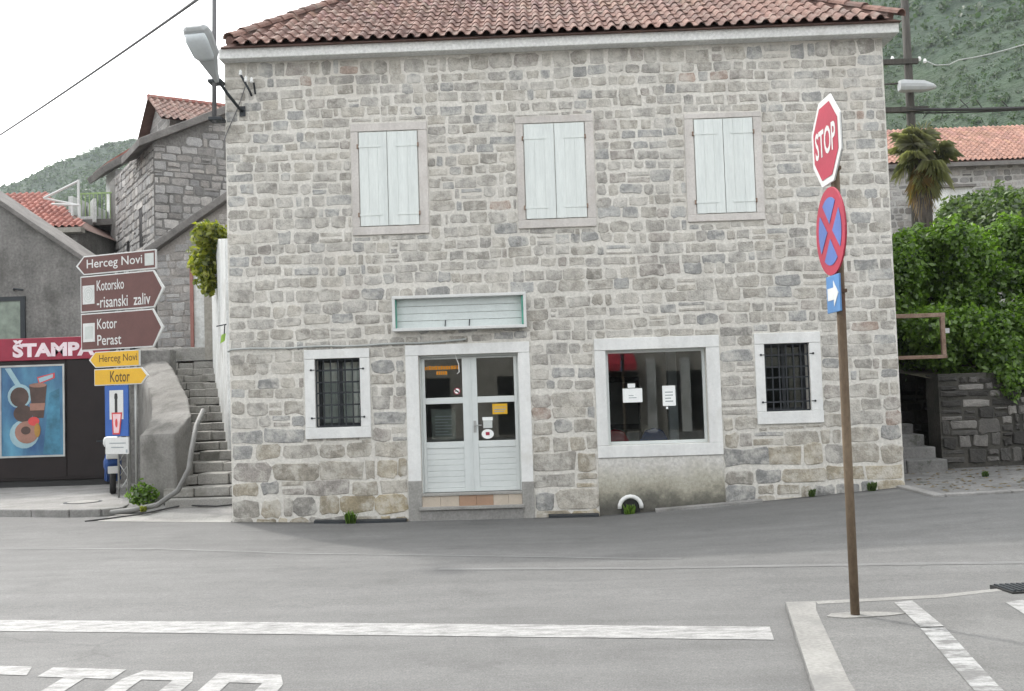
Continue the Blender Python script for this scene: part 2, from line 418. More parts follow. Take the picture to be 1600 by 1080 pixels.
class MB:
    def __init__(s):
        s.v, s.f, s.mi, s.t = [], [], [], []
    def add(s, verts, faces, mi=0, tint=None):
        b = len(s.v)
        s.v.extend([tuple(x) for x in verts])
        s.t.extend([tint or (1, 1, 1)] * len(verts))
        for f in faces:
            s.f.append(tuple(i + b for i in f))
            s.mi.append(mi)
        return s
    def box(s, x0, x1, y0, y1, z0, z1, mi=0, tint=None):
        vs = [(x0, y0, z0), (x1, y0, z0), (x1, y1, z0), (x0, y1, z0), (x0, y0, z1), (x1, y0, z1), (x1, y1, z1), (x0, y1, z1)]
        return s.add(vs, [(0, 3, 2, 1), (4, 5, 6, 7), (0, 1, 5, 4), (1, 2, 6, 5), (2, 3, 7, 6), (3, 0, 4, 7)], mi, tint)
    def fbox(s, fr, a0, a1, b0, b1, c0, c1, mi=0, tint=None):
        vs = [fr.p(a, b, c) for c in (c0, c1) for a, b in ((a0, b0), (a1, b0), (a1, b1), (a0, b1))]
        return s.add(vs, [(3, 2, 1, 0), (4, 5, 6, 7), (0, 1, 5, 4), (1, 2, 6, 5), (2, 3, 7, 6), (3, 0, 4, 7)], mi, tint)
    def prism(s, fr, pts, c0, c1, mi=0, tint=None):
        n = len(pts)
        vs = [fr.p(a, b, c0) for a, b in pts] + [fr.p(a, b, c1) for a, b in pts]
        fs = [tuple(range(n))[::-1], tuple(range(n, 2 * n))]
        fs += [(i, (i + 1) % n, n + (i + 1) % n, n + i) for i in range(n)]
        return s.add(vs, fs, mi, tint)
    def flat(s, fr, pts, c, mi=0):
        return s.add([fr.p(a, b, c) for a, b in pts], [tuple(range(len(pts)))], mi)
    def tube(s, path, r, n=8, mi=0, caps=True, tint=None):
        path = [Vector(p) for p in path]
        rs = r if isinstance(r, (list, tuple)) else [r] * len(path)
        vs = []
        ref = None
        for i, p in enumerate(path):
            d = (path[min(i + 1, len(path) - 1)] - path[max(i - 1, 0)]).normalized()
            if ref is None:
                ref = Vector((0, 0, 1)) if abs(d.z) < 0.9 else Vector((1, 0, 0))
            a = d.cross(ref).normalized() if i == 0 else (a - d * a.dot(d)).normalized()
            b = d.cross(a).normalized()
            for k in range(n):
                t = 2 * pi * k / n
                vs.append(p + a * (cos(t) * rs[i]) + b * (sin(t) * rs[i]))
        fs = []
        for i in range(len(path) - 1):
            for k in range(n):
                k2 = (k + 1) % n
                fs.append((i * n + k, i * n + k2, (i + 1) * n + k2, (i + 1) * n + k))
        if caps:
            fs.append(tuple(range(n))[::-1])
            fs.append(tuple(range((len(path) - 1) * n, len(path) * n)))
        return s.add(vs, fs, mi, tint)
    def build(s, name, mats, parent=None, smooth=False, bevel=0.0, kind=None, label=None):
        me = bpy.data.meshes.new(name)
        me.from_pydata(s.v, [], s.f)
        mats = mats if isinstance(mats, (list, tuple)) else [mats]
        for m in mats:
            me.materials.append(MT[m] if isinstance(m, str) else m)
        if len(mats) > 1:
            me.polygons.foreach_set('material_index', s.mi)
        at = me.attributes.new('tint', 'FLOAT_COLOR', 'POINT')
        arr = np.ones((len(s.v), 4), dtype=np.float32)
        arr[:, :3] = np.array(s.t, dtype=np.float32).reshape(-1, 3)
        at.data.foreach_set('color', arr.ravel())
        if smooth:
            me.polygons.foreach_set('use_smooth', [True] * len(me.polygons))
        me.validate()
        me.update()
        o = bpy.data.objects.new(name, me)
        COL.objects.link(o)
        if bevel > 0:
            md = o.modifiers.new('bevel', 'BEVEL')
            md.width = bevel
            md.segments = 2
            md.limit_method = 'ANGLE'
        if parent is not None:
            attach(o, parent)
        if kind:
            o['kind'] = kind
        if label:
            o['label'] = label
        return o

def attach(o, parent):
    o.parent = parent
    if parent.get('_base') is not None:
        b = parent['_base']
        o.matrix_parent_inverse = Matrix.Translation((-b[0], -b[1], -b[2]))

def thing(name, label, cat, base, group=None):
    o = bpy.data.objects.new(name, None)
    COL.objects.link(o)
    o.location = base
    o.empty_display_size = 0.2
    o['_base'] = [float(x) for x in base]
    o['label'] = label
    o['category'] = cat
    if group:
        o['group'] = group
    return o

def tag(o, label, cat, group=None):
    o['label'] = label
    o['category'] = cat
    if group:
        o['group'] = group
    return o

def struct(o):
    o['kind'] = 'structure'
    return o

def text(body, fr, a0, a1, b0, b1, c, mat, parent, name='lettering', bold=0.012, shear=0.0):
    """Lettering as flat mesh fitted into the rectangle a0..a1, b0..b1 of a frame."""
    cu = bpy.data.curves.new('tmp_text', 'FONT')
    cu.body = body
    cu.size = 1.0
    cu.offset = bold
    cu.shear = shear
    cu.resolution_u = 3
    ob = bpy.data.objects.new('tmp_text', cu)
    COL.objects.link(ob)
    dg = bpy.context.evaluated_depsgraph_get()
    me = bpy.data.meshes.new_from_object(ob.evaluated_get(dg))
    co = np.empty(len(me.vertices) * 3)
    me.vertices.foreach_get('co', co)
    co = co.reshape(-1, 3)
    faces = [tuple(p.vertices) for p in me.polygons]
    lo, hi = co.min(0), co.max(0)
    mb = MB()
    vs = [fr.p(a0 + (x - lo[0]) / (hi[0] - lo[0]) * (a1 - a0), b0 + (y - lo[1]) / (hi[1] - lo[1]) * (b1 - b0), c) for x, y, _ in co]
    mb.add(vs, faces)
    bpy.data.objects.remove(ob)
    bpy.data.curves.remove(cu)
    bpy.data.meshes.remove(me)
    return mb.build(name, mat, parent)

def ngon(cx, cy, rx, ry, n, ph=0.0):
    return [(cx + rx * cos(ph + 2 * pi * k / n), cy + ry * sin(ph + 2 * pi * k / n)) for k in range(n)]

# ------------------------------------------------------------------ ground shape
GX = [-40, -9, -4.7, -2.9, 0.9, 2.8, 5.5, 9, 40]
GZ = [-.25, -.2, -.19, -.25, -.26, -.15, .04, .12, .3]
def g(x, y):
    s = min(max((y - 7.5) / 7.5, 0), 1)
    s = s * s * (3 - 2 * s)
    return float(np.interp(x, GX, GZ)) * s

def axis(a, b, fine0, fine1, st, coarse):
    xs = [fine0 + i * st for i in range(int(round((fine1 - fine0) / st)) + 1)]
    x, k = fine0, coarse
    while x > a:
        x = max(a, x - k); xs.insert(0, x); k *= 1.6
    x, k = fine1, coarse
    while x < b:
        x = min(b, x + k); xs.append(x); k *= 1.6
    return xs

def sheet(xs, ys, zf):
    mb = MB()
    nx = len(xs)
    vs = [(x, y, zf(x, y)) for y in ys for x in xs]
    fs = [(j * nx + i, j * nx + i + 1, (j + 1) * nx + i + 1, (j + 1) * nx + i) for j in range(len(ys) - 1) for i in range(nx - 1)]
    return mb.add(vs, fs)

ground = struct(sheet(axis(-900, 900, -40, 40, 4, 8), axis(-400, 900, -24, 60, 4, 8), lambda x, y: g(x, y) - 0.35).build('ground', 'ground', smooth=True))
road = struct(sheet(axis(-60, 60, -12, 12, 0.3, 1.5), axis(-30, 18.9, 2, 18, 0.3, 1.5), g).build('road', 'asphalt', smooth=True))

rag = random.Random(99)
def strip(path, w, dz, mat, name, parent, w2=None, seg=0.12):
    """Flat painted band along a ground polyline."""
    pts = []
    for (a, b) in zip(path[:-1], path[1:]):
        L = math.dist(a, b)
        k = max(1, int(L / seg))
        pts += [(a[0] + (b[0] - a[0]) * i / k, a[1] + (b[1] - a[1]) * i / k) for i in range(k)]
    pts.append(path[-1])
    vs, fs = [], []
    for i, p in enumerate(pts):
        q0, q1 = pts[max(i - 1, 0)], pts[min(i + 1, len(pts) - 1)]
        d = Vector((q1[0] - q0[0], q1[1] - q0[1])).normalized()
        nx_, ny_ = -d.y, d.x
        for sg in (1, -1):
            wj = w * (1 + rag.uniform(-.07, .07))
            x, y = p[0] + nx_ * wj / 2 * sg, p[1] + ny_ * w / 2 * sg
            vs.append((x, y, g(x, y) + dz))
    for i in range(len(pts) - 1):
        fs.append((2 * i + 1, 2 * i + 3, 2 * i + 2, 2 * i))
    mb = MB(); mb.add(vs, fs)
    return mb.build(name, mat, parent)

strip([(-9.6, 8.50), (-4.1, 7.61), (1.49, 6.72)], 0.36, 0.0035, 'paint_white', 'stop_line', road)
strip([(-12, 14.4), (-7.02, 13.11), (-3.39, 12.07), (-.31, 10.9), (1.4, 10.2)], 0.10, 0.003, 'paint_thin', 'edge_line', road)
strip([(-1.0, 9.95), (.93, 9.58), (4.26, 9.08), (9, 8.35)], 0.14, 0.003, 'paint_thin', 'lane_line', road)

MT['grime_shade'] = worn_paint('gutter_grime_shade', (0.045, 0.045, 0.04), (0.12, 0.12, 0.117), 0.40, 0.66, 3.0)  # grime and the wall's contact shadow, painted as one dark band
strip([(-4.72, 15.44), (-2.0, 15.43)], .10, .003, 'grime_shade', 'gutter_grime_shade', road)
strip([(-.1, 15.43), (5.5, 15.43)], .10, .003, 'grime_shade', 'gutter_grime_shade', road)
# painted STOP: strokes in letter space, x along the stop line, y towards it
TOPB = [(0, .9), (1, .9), (.86, 1), (.14, 1)]
GLYPH = {'S': [TOPB, [(0, .6), (.28, .6), (.28, .9), (0, .9)], [(0, .6), (.16, .46), (1, .42), (.84, .56), (.28, .6)], [(.72, .1), (1, .1), (1, .42), (.72, .432)], [(.14, 0), (.86, 0), (1, .1), (0, .1)]],
         'T': [[(0, .89), (1, .89), (1, 1), (0, 1)], [(.36, 0), (.64, 0), (.64, .89), (.36, .89)]],
         'O': [TOPB, [(0, .1), (.28, .1), (.28, .9), (0, .9)], [(.72, .1), (1, .1), (1, .9), (.72, .9)], [(.14, 0), (.86, 0), (1, .1), (0, .1)]],
         'P': [[(0, .9), (1, .9), (.86, 1), (0, 1)], [(0, 0), (.28, 0), (.28, .9), (0, .9)], [(.72, .58), (1, .58), (1, .9), (.72, .9)], [(.28, .48), (.86, .48), (1, .58), (.28, .58)]]}
for ch, x0, x1, yt in (('S', -3.62, -3.14, 6.44), ('T', -3.06, -2.56, 6.33), ('O', -2.50, -2.05, 6.21), ('P', -1.95, -1.49, 6.10)):
    m_ = MB()
    for poly in GLYPH[ch]:
        m_.add([(x0 + (x1 - x0) * a, yt - .2 * (x1 - x0) * a - (1 - b) * 1.9, .0035) for a, b in poly], [tuple(range(len(poly)))])
    m_.build('painted_letter', 'paint_white', road)

# ---- corner of the near pavement with the sign pole
def poly_slab(pts, z0, z1, mat, name, parent=None, bevel=0.0):
    mb = MB()
    n = len(pts)
    vs = [(x, y, g(x, y) + z0) for x, y in pts] + [(x, y, g(x, y) + z1) for x, y in pts]
    mb.add(vs, [tuple(range(n, 2 * n))] + [(i, (i + 1) % n, n + (i + 1) % n, n + i) for i in range(n)])
    return mb.build(name, mat, parent, bevel=bevel)

corner = struct(poly_slab([(1.40, 5.44), (1.0, 3.0), (0.6, 0.0), (0.4, -4.0), (12, -4.0), (12, 9.2), (3.64, 7.83), (2.89, 7.58), (1.76, 7.47)], -0.2, 0.045, 'asphalt2', 'pavement', bevel=0.012))
def edge_band(pts, name, mat, z):
    mb = MB(); mb.add([(x, y, g(x, y) + z) for x, y in pts], [tuple(range(len(pts)))])
    return mb.build(name, mat, corner)
edge_band([(1.765, 7.455), (1.405, 5.44), (1.0, 3.0), (1.28, 3.0), (1.60, 5.44), (1.90, 7.15), (1.98, 7.46)], 'concrete_edge', 'kerb_concrete', 0.0475)
edge_band([(1.98, 7.46), (1.97, 7.36), (2.9, 7.46), (3.6, 7.72), (3.63, 7.80), (2.9, 7.565)], 'concrete_edge', 'kerb_concrete', 0.0475)
edge_band([(2.50, 7.33), (2.40, 6.58), (2.55, 6.58), (2.645, 7.38)], 'bay_line', 'paint_white', 0.0505)
edge_band([(2.39, 6.55), (2.17, 5.30), (2.0, 4.2), (2.15, 4.2), (2.31, 5.30), (2.545, 6.55)], 'bay_line', 'paint_gone', 0.0505)
edge_band([(3.24, 7.24), (3.0, 5.4), (3.16, 5.4), (3.39, 7.30)], 'bay_line', 'paint_white', 0.0505)
mbx = MB()
mbx.fbox(Frame((3.42, 7.52, 0.047), (1, 0.1, 0), (-0.1, 1, 0), (0, 0, 1)), 0, 0.42, 0, 0.30, -0.02, 0.012, 1)
for i in range(9):
    mbx.fbox(Frame((3.42, 7.52, 0.047), (1, 0.1, 0), (-0.1, 1, 0), (0, 0, 1)), 0.02 + i * 0.044, 0.044 + i * 0.044, 0.02, 0.28, 0.012, 0.022, 0)
tag(mbx.build('drain_grate', ['iron', 'black']), 'dark iron drain grate set in the near right pavement', 'drain grate')

# ------------------------------------------------------------------ stones
def stone_cells(rng, u0, u1, v0, v1, openings, hrange, wrange, wave=0.02, big=None, split=0.1):
    """Courses of irregular blocks that stop at openings; returns cells (u0,u1,v0,v1)."""
    cells = []
    z = v0
    while z < v1 - 0.05:
        hr, wr = (hrange, wrange) if big is None else big(z)
        h = rng.uniform(*hr)
        if z + h > v1 - 0.06:
            h = v1 - z
        ph, ph2, amp = rng.uniform(0, 6), rng.uniform(0, 6), wave
        cuts = {u0, u1}
        for (a0, a1, b0, b1) in openings:
            if b0 < z + h and b1 > z:
                for e in (a0, a1):
                    if u0 < e < u1:
                        cuts.add(e)
        cuts = sorted(cuts)
        for c0, c1 in zip(cuts[:-1], cuts[1:]):
            x = c0
            while x < c1 - 0.02:
                w = rng.uniform(*wr)
                if rng.random() < 0.16:
                    w *= 0.5
                if x + w > c1 - wr[0] * 0.5:
                    w = c1 - x
                    if w > wr[1] * 1.25:
                        w = w / 2
                a0, a1, b0, b1 = x, x + w, z, z + h
                x += w
                mid = (a0 + a1) / 2
                ok = True
                for (o0, o1, p0, p1) in openings:
                    if o0 < mid < o1 and b0 < p1 and b1 > p0:
                        if p1 < b1 and p1 > b0 and b1 - p1 > 0.06:
                            b0 = p1
                        elif p0 > b0 and p0 < b1 and p0 - b0 > 0.06:
                            b1 = p0
                        else:
                            ok = False
                if not ok or b1 - b0 < 0.05 or a1 - a0 < 0.05:
                    continue
                wz = amp * sin(a0 * 1.3 + ph) + amp * 0.6 * sin(a0 * 3.1 + ph2)
                if rng.random() < split and b1 - b0 > 0.17:
                    m_ = b0 + (b1 - b0) * rng.uniform(0.4, 0.6)
                    cells.append((a0, a1, b0 + wz, m_ + wz)); cells.append((a0, a1, m_ + wz, b1 + wz))
                else:
                    cells.append((a0, a1, b0 + wz, b1 + wz))
        z += h
    return cells

def stone_geo(rng, cell, gap, proud, edge=0.012):
    a0, a1, b0, b1 = cell
    q_ = lambda: gap * rng.uniform(0.35, 1.8)
    a0 += q_(); a1 -= q_(); b0 += q_(); b1 -= q_()
    w, h = max(a1 - a0, 0.03), max(b1 - b0, 0.03)
    r = min(w, h) * rng.uniform(0.05, 0.24)
    j = lambda s: rng.uniform(-s, s)
    jj = min(w, h) * 0.085
    P = [(a0 + r, b0 + j(jj)), (a0 + w * 0.5 + j(w * .15), b0 + j(jj * 1.3)), (a1 - r * rng.uniform(.5, 1.2), b0 + j(jj)), (a1 + j(jj), b0 + r),
         (a1 + j(jj), b1 - r), (a1 - r, b1 + j(jj)), (a0 + w * 0.5 + j(w * .15), b1 + j(jj * 1.3)), (a0 + r * rng.uniform(.5, 1.2), b1 + j(jj)),
         (a0 + j(jj), b1 - r), (a0 + j(jj), b0 + r)]
    cx, cy = (a0 + a1) / 2, (b0 + b1) / 2
    pr = proud * rng.uniform(0.5, 1.4)
    k = 1 - min(0.35, edge / max(min(w, h) * .5, .01))
    ring = [[(x, y, -0.012) for x, y in P],
            [(x, y, pr * 0.5) for x, y in P],
            [(cx + (x - cx) * k, cy + (y - cy) * k, pr * rng.uniform(0.7, 1.3)) for x, y in P]]
    n = len(P)
    vs = ring[1] + ring[2] + [(cx + j(w * .1), cy + j(h * .1), pr * rng.uniform(1.0, 1.35))]
    vs = ring[0] + vs
    fs = []
    for q in range(2):
        for i in range(n):
            i2 = (i + 1) % n
            fs.append((q * n + i, q * n + i2, (q + 1) * n + i2, (q + 1) * n + i))
    c = 3 * n
    for i in range(n):
        fs.append((2 * n + i, 2 * n + (i + 1) % n, c))
    return vs, fs

def lay_stones(rng, fr, cells, parent, tintf, gap=0.012, proud=0.014, parts=300, mat='rubble', name='stone', smooth=False):
    order = sorted(cells, key=lambda c: -(c[1] - c[0]) * (c[3] - c[2]))
    rest = MB()
    for i, c in enumerate(order):
        vs, fs = stone_geo(rng, c, gap, proud)
        t = tintf((c[0] + c[1]) / 2, (c[2] + c[3]) / 2)
        P = [fr.p(*v) for v in vs]
        if i < parts:
            mb = MB(); mb.add(P, fs, 0, t)
            mb.build(name, mat, parent, smooth=smooth)
        else:
            rest.add(P, fs, 0, t)
    if rest.v:
        rest.build('small_' + name + 's', mat, parent, smooth=smooth, kind='stuff')

def wall_face(fr, u0, u1, v0, v1, openings, depth, mb=None, mi=0):
    """Wall front with real openings and reveals."""
    mb = mb or MB()
    us = sorted({u0, u1} | {e for o in openings for e in o[:2]})
    vs_ = sorted({v0, v1} | {e for o in openings for e in o[2:]})
    inside = lambda a, b: any(o[0] < a < o[1] and o[2] < b < o[3] for o in openings)
    for a0, a1 in zip(us[:-1], us[1:]):
        for b0, b1 in zip(vs_[:-1], vs_[1:]):
            if not inside((a0 + a1) / 2, (b0 + b1) / 2):
                mb.add([fr.p(a0, b0), fr.p(a1, b0), fr.p(a1, b1), fr.p(a0, b1)], [(0, 1, 2, 3)], mi)
                mb.add([fr.p(a0, b0, -depth), fr.p(a1, b0, -depth), fr.p(a1, b1, -depth), fr.p(a0, b1, -depth)], [(3, 2, 1, 0)], mi)
    for (a0, a1, b0, b1) in openings:
        mb.add([fr.p(a0, b0), fr.p(a0, b1), fr.p(a0, b1, -depth), fr.p(a0, b0, -depth)], [(0, 1, 2, 3)], mi)
        mb.add([fr.p(a1, b0), fr.p(a1, b1), fr.p(a1, b1, -depth), fr.p(a1, b0, -depth)], [(3, 2, 1, 0)], mi)
        mb.add([fr.p(a0, b0), fr.p(a1, b0), fr.p(a1, b0, -depth), fr.p(a0, b0, -depth)], [(3, 2, 1, 0)], mi)
        mb.add([fr.p(a0, b1), fr.p(a1, b1), fr.p(a1, b1, -depth), fr.p(a0, b1, -depth)], [(0, 1, 2, 3)], mi)
    return mb

# ------------------------------------------------------------------ the main stone house
HX0, HX1, HY, HYB = -4.70, 5.53, 15.5, 24.0
FW = Frame((0, HY, 0), (1, 0, 0), (0, 0, 1), (0, -1, 0))
house = thing('stone_house', 'two storey pale stone house with closed mint shutters and brown tiled hip roof', 'house', (0.4, HY, -0.2))
OP_L = (-3.38, -2.685, 1.21, 2.265)
OP_R = (3.505, 4.185, 1.24, 2.27)
OP_D = (-1.78, -0.25, -0.12, 2.265)
OP_S = (1.09, 2.62, 0.80, 2.25)
SUR = [(-2.74, -1.55, 4.155, 5.905), (-0.175, 1.03, 4.17, 5.92), (2.43, 3.61, 4.18, 5.865)]
BLOCK = SUR + [(-3.54, -2.53, 1.04, 2.41), (-1.98, -0.07, -0.6, 2.43), (0.92, 2.825, -0.6, 2.435), (3.36, 4.36, 1.05, 2.435)]
mb = wall_face(FW, HX0, HX1, -0.7, 7.0, [OP_L, OP_R, OP_D, OP_S], 0.45)
mb.add([(HX0, HY, -.7), (HX0, HY, 7.0), (HX0, HYB, 7.0), (HX0, HYB, -.7)], [(0, 1, 2, 3)], 1)
mb.add([(HX1, HY, -.7), (HX1, HY, 7.0), (HX1, HYB, 7.0), (HX1, HYB, -.7)], [(3, 2, 1, 0)], 1)
mb.add([(HX0, HYB, -.7), (HX1, HYB, -.7), (HX1, HYB, 7.0), (HX0, HYB, 7.0)], [(3, 2, 1, 0)], 1)
wall = mb.build('wall', ['mortar', 'side_stone'], house)

rng = random.Random(7)
def main_sizes(z):
    if z < 0.55: return (0.24, 0.34), (0.32, 0.72)
    if z < 1.5: return (0.19, 0.26), (0.26, 0.60)
    if z < 3.2: return (0.16, 0.215), (0.20, 0.46)
    return (0.145, 0.205), (0.17, 0.42)
QW = 0.0
cells = stone_cells(rng, HX0, HX1, -0.42, 6.93, BLOCK, None, None, 0.018, main_sizes, 0.07)
trng = random.Random(11)
def main_tint(u, v):
    b = trng.gauss(0.402, 0.038)
    b = min(max(b, 0.29), 0.48)
    w = trng.random()
    warm = 0.05 + 0.06 * trng.random()
    if v < 1.3:                                   # rising damp has browned the lowest courses
        k = (1.3 - v) / 1.5
        b *= 1 - 0.2 * k
        warm += 0.30 * k * trng.random()
    if w < 0.012:
        return (b * .98, b * 0.80, b * 0.70)      # rusty ironstone
    if w < 0.06:
        return (b * 0.93, b * 0.875, b * 0.82)
    if w < 0.2:
        return (b * 0.86, b * 0.87, b * 0.865)
    return (b * (1 + warm * .3), b * (1 - warm * .15), b * (1 - warm))
lay_stones(rng, FW, cells, wall, main_tint, 0.0165, 0.008, 300, 'stone')

# cornice and roof
mb = MB()
mb.box(-4.72, 5.72, 15.28, 15.52, 6.945, 7.105)
mb.box(5.50, 5.72, 15.52, 24.3, 6.945, 7.105)
mb.box(-4.72, -4.62, 15.52, 24.3, 6.945, 7.105)
mb.build('cornice', 'cornice', house, bevel=0.012)

TAN = 0.613
RP = math.atan(TAN)
EY, EZ, EX0, EX1 = 15.20, 7.125, -4.68, 5.74
RDY = 4.7
RX0, RX1, RY, RZ = EX0 + RDY / 2.0, EX1 - RDY / 1.3, EY + RDY, EZ + RDY * TAN
BY = EY + 2 * RDY
mb = MB()
e0, e1, e2, e3 = (EX0, EY, EZ - .03), (EX1, EY, EZ - .03), (EX1, BY, EZ - .03), (EX0, BY, EZ - .03)
r0, r1 = (RX0, RY, RZ - .03), (RX1, RY, RZ - .03)
mb.add([e0, e1, r1, r0], [(0, 1, 2, 3)], 0)
mb.add([e1, e2, r1], [(0, 1, 2)], 0)
mb.add([e2, e3, r0, r1], [(0, 1, 2, 3)], 0)
mb.add([e3, e0, r0], [(0, 1, 2)], 0)
mb.add([e0, e1, e2, e3], [(3, 2, 1, 0)], 0)
roof = mb.build('roof', ['deck'], house)

def tile_geo(w=0.2, L=0.41, hump=0.058, th=0.013):
    us = [0, .018, .042, .065, .088, .112, .13, .163, .2]
    prof = [(u / .2 * w, hump * (sin(pi * min(u / .13, 1)) ** 0.8 if 0 < u < .13 else 0) - (0.006 if u > .15 and u < .19 else 0)) for u in us]
    n = len(prof)
    vs = []
    for s_, lift in ((0.0, 0.024), (L, 0.002)):
        for off in (0.0, -th):
            vs += [(u - w / 2, s_, z + lift + off) for u, z in prof]
    fs = []
    for i in range(n - 1):
        fs.append((i, i + 1, 2 * n + i + 1, 2 * n + i))                 # top
        fs.append((n + i + 1, n + i, 3 * n + i, 3 * n + i + 1))         # underside
        fs.append((n + i, n + i + 1, i + 1, i))                         # lower edge
    return vs, fs

def roof_rows(fr, cols, rows, w, exp, keep, part_rows, parent, seed, mat_piece, mat_mass, limit=300, name='roof_tile', hump=0.058, tintv=(0.78, 1.28)):
    """fr: u along the eave, v up the slope, n out of the roof."""
    r = random.Random(seed)
    vs, fs = tile_geo(w, exp + 0.08, hump)
    me = None
    mass = MB()
    cnt = 0
    for j in range(rows):
        for i in range(cols):
            u, v = (i + 0.5) * w, j * exp
            if not keep(u, v):
                continue
            rot = r.uniform(-0.02, 0.02)
            dv, dn = r.uniform(-0.012, 0.012), r.uniform(-0.004, 0.006)
            if j < part_rows and cnt < limit:
                if me is None:
                    t = MB(); t.add(vs, fs)
                    o = t.build(name, mat_piece, parent, smooth=False)
                    me = o.data
                else:
                    o = bpy.data.objects.new(name, me)
                    COL.objects.link(o)
                    attach(o, parent)
                m3 = Matrix((fr.u, fr.v, fr.n)).transposed().to_4x4()
                o.matrix_basis = Matrix.Translation(fr.p(u, v + dv, dn)) @ m3 @ Matrix.Rotation(rot, 4, 'Z')
                cnt += 1
            else:
                q = r.uniform(*tintv)
                tq = (q, q * r.uniform(.93, 1.03), q * r.uniform(.88, 1.03))
                c_, s_ = cos(rot), sin(rot)
                mass.add([fr.p(u + a * c_ - b * s_, v + dv + a * s_ + b * c_, z + dn) for a, b, z in vs], fs, 0, tq)
    if mass.v:
        mass.build('far_' + name + 's', mat_mass, parent, kind='stuff')

frR = Frame((EX0, EY, EZ), (1, 0, 0), (0, cos(RP), sin(RP)), (0, -sin(RP), cos(RP)))
TW = (EX1 - EX0) / 54
def keep_front(u, v):
    dy = v * cos(RP)
    d2 = dy + 0.36 * cos(RP)
    return dy < RDY - .1 and u - TW / 2 > d2 / 2.0 - 0.15 and u + TW / 2 < (EX1 - EX0) - d2 / 1.3 + 0.16
roof_rows(frR, 54, 17, TW, 0.33, keep_front, 5, roof, 3, 'tile_piece', 'tile_mass', 270)
# side slopes
def slope(e0, e1, top, seed, wdir):
    """tiles on a triangular end slope given by its eave ends and ridge point"""
    e0, e1, top = Vector(e0), Vector(e1), Vector(top)
    u = (e1 - e0).normalized()
    d = top - e0
    foot = e0 + u * d.dot(u)
    v = (top - foot)
    H = v.length
    fr = Frame(e0, u, v.normalized(), u.cross(v.normalized()))
    L = (e1 - e0).length
    fu = d.dot(u)
    roof_rows(fr, int(L / .2), int(H / .33), 0.2, 0.33,
              lambda a, b: a - .1 > fu * (b + .4) / H and a + .1 < L - (L - fu) * (b + .4) / H and b + .4 < H, 0, roof, seed, 'tile_piece', 'tile_mass', name='side_tile')
slope((EX1, EY, EZ), (EX1, BY, EZ), (RX1, RY, RZ), 5, 1)
slope((EX0, BY, EZ), (EX0, EY, EZ), (RX0, RY, RZ), 6, 1)

def cap_tiles(a, b, seed, parts=True):
    a, b = Vector(a), Vector(b)
    d = (b - a)
    L = d.length
    d.normalize()
    side = d.cross(Vector((0, 0, 1))).normalized()
    up = side.cross(d).normalized()
    r = random.Random(seed)
    me = None
    n = 7
    for k in range(int(L / 0.34)):
        if me is None:
            vs, fs = [], []
            for s_, rad, lift in ((0, 0.115, 0.012), (0.41, 0.10, 0.0)):
                for th in (0, -0.014):
                    vs += [((rad + th) * cos(pi * q / (n - 1)), s_, (rad + th) * 0.8 * sin(pi * q / (n - 1)) + lift) for q in range(n)]
            for q in range(n - 1):
                fs += [(q + 1, q, 2 * n + q, 2 * n + q + 1), (n + q, n + q + 1, 3 * n + q + 1, 3 * n + q), (q, q + 1, n + q + 1, n + q)]
            t = MB(); t.add(vs, fs)
            o = t.build('ridge_tile', 'tile_piece', roof, smooth=False)
            me = o.data
        else:
            o = bpy.data.objects.new('ridge_tile', me); COL.objects.link(o); attach(o, roof)
        m3 = Matrix((side, d, up)).transposed().to_4x4()
        o.matrix_basis = Matrix.Translation(a + d * (k * .34) + up * (0.03 + r.uniform(-.006, .006))) @ m3 @ Matrix.Rotation(r.uniform(-.03, .03), 4, 'Z')
for a_, b_ in (((EX0 + .1, EY + .2, EZ + .12), (RX0, RY, RZ)), ((EX1 - .12, EY + .15, EZ + .09), (RX1, RY, RZ))):
    m_ = MB(); m_.tube([a_, b_], .085, 8); m_.build('hip_bedding', 'tile_mass', roof)
cap_tiles((EX0 + .10, EY + .20, EZ + .02 + .2 * TAN), (RX0, RY, RZ + .02), 1)
cap_tiles((EX1 - .02, EY + .02, EZ + .02), (RX1, RY, RZ + .02), 2)
cap_tiles((RX0, RY, RZ + .02), (RX1, RY, RZ + .02), 3)

# rooms behind the glass
mb = MB()
for (a, b, c, d, e, f_) in ((-4.55, -2.2, 15.97, 19.5, -.2, 2.95), (-2.15, 5.4, 15.97, 20.0, -.2, 2.95)):
    P = [(a, c, e), (b, c, e), (b, d, e), (a, d, e), (a, c, f_), (b, c, f_), (b, d, f_), (a, d, f_)]
    mb.add(P, [(0, 1, 2, 3), (7, 6, 5, 4), (1, 5, 6, 2), (2, 6, 7, 3), (3, 7, 4, 0)])
mb.build('room', 'room', house)

def surround(parent, o_, i_, depth_front, depth_back, mat, sill=None, name='surround', head=True):
    """Dressed stones round an opening: jambs, lintel and sill as separate pieces."""
    a0, a1, b0, b1 = o_
    c0, c1, d0, d1 = i_
    f_, k_ = depth_front, depth_back
    for nm, (x0, x1, z0, z1, extra) in (('lintel', (a0, a1, d1, b1, 0.004)), ('jamb', (a0, c0, b0 if sill is None else d0, d1, 0)),
                                     ('jamb', (c1, a1, b0 if sill is None else d0, d1, 0)), ('sill', (a0, a1, b0, d0, 0.012))):
        if nm == 'sill' and sill is None:
            continue
        if x1 - x0 < .01 or z1 - z0 < .01:
            continue
        m_ = MB(); m_.fbox(FW, x0 + .0015, x1 - .0015, z0 + .0015, z1 - .0015, -k_, f_ + extra)
        m_.build(nm, mat, parent, bevel=0.006)

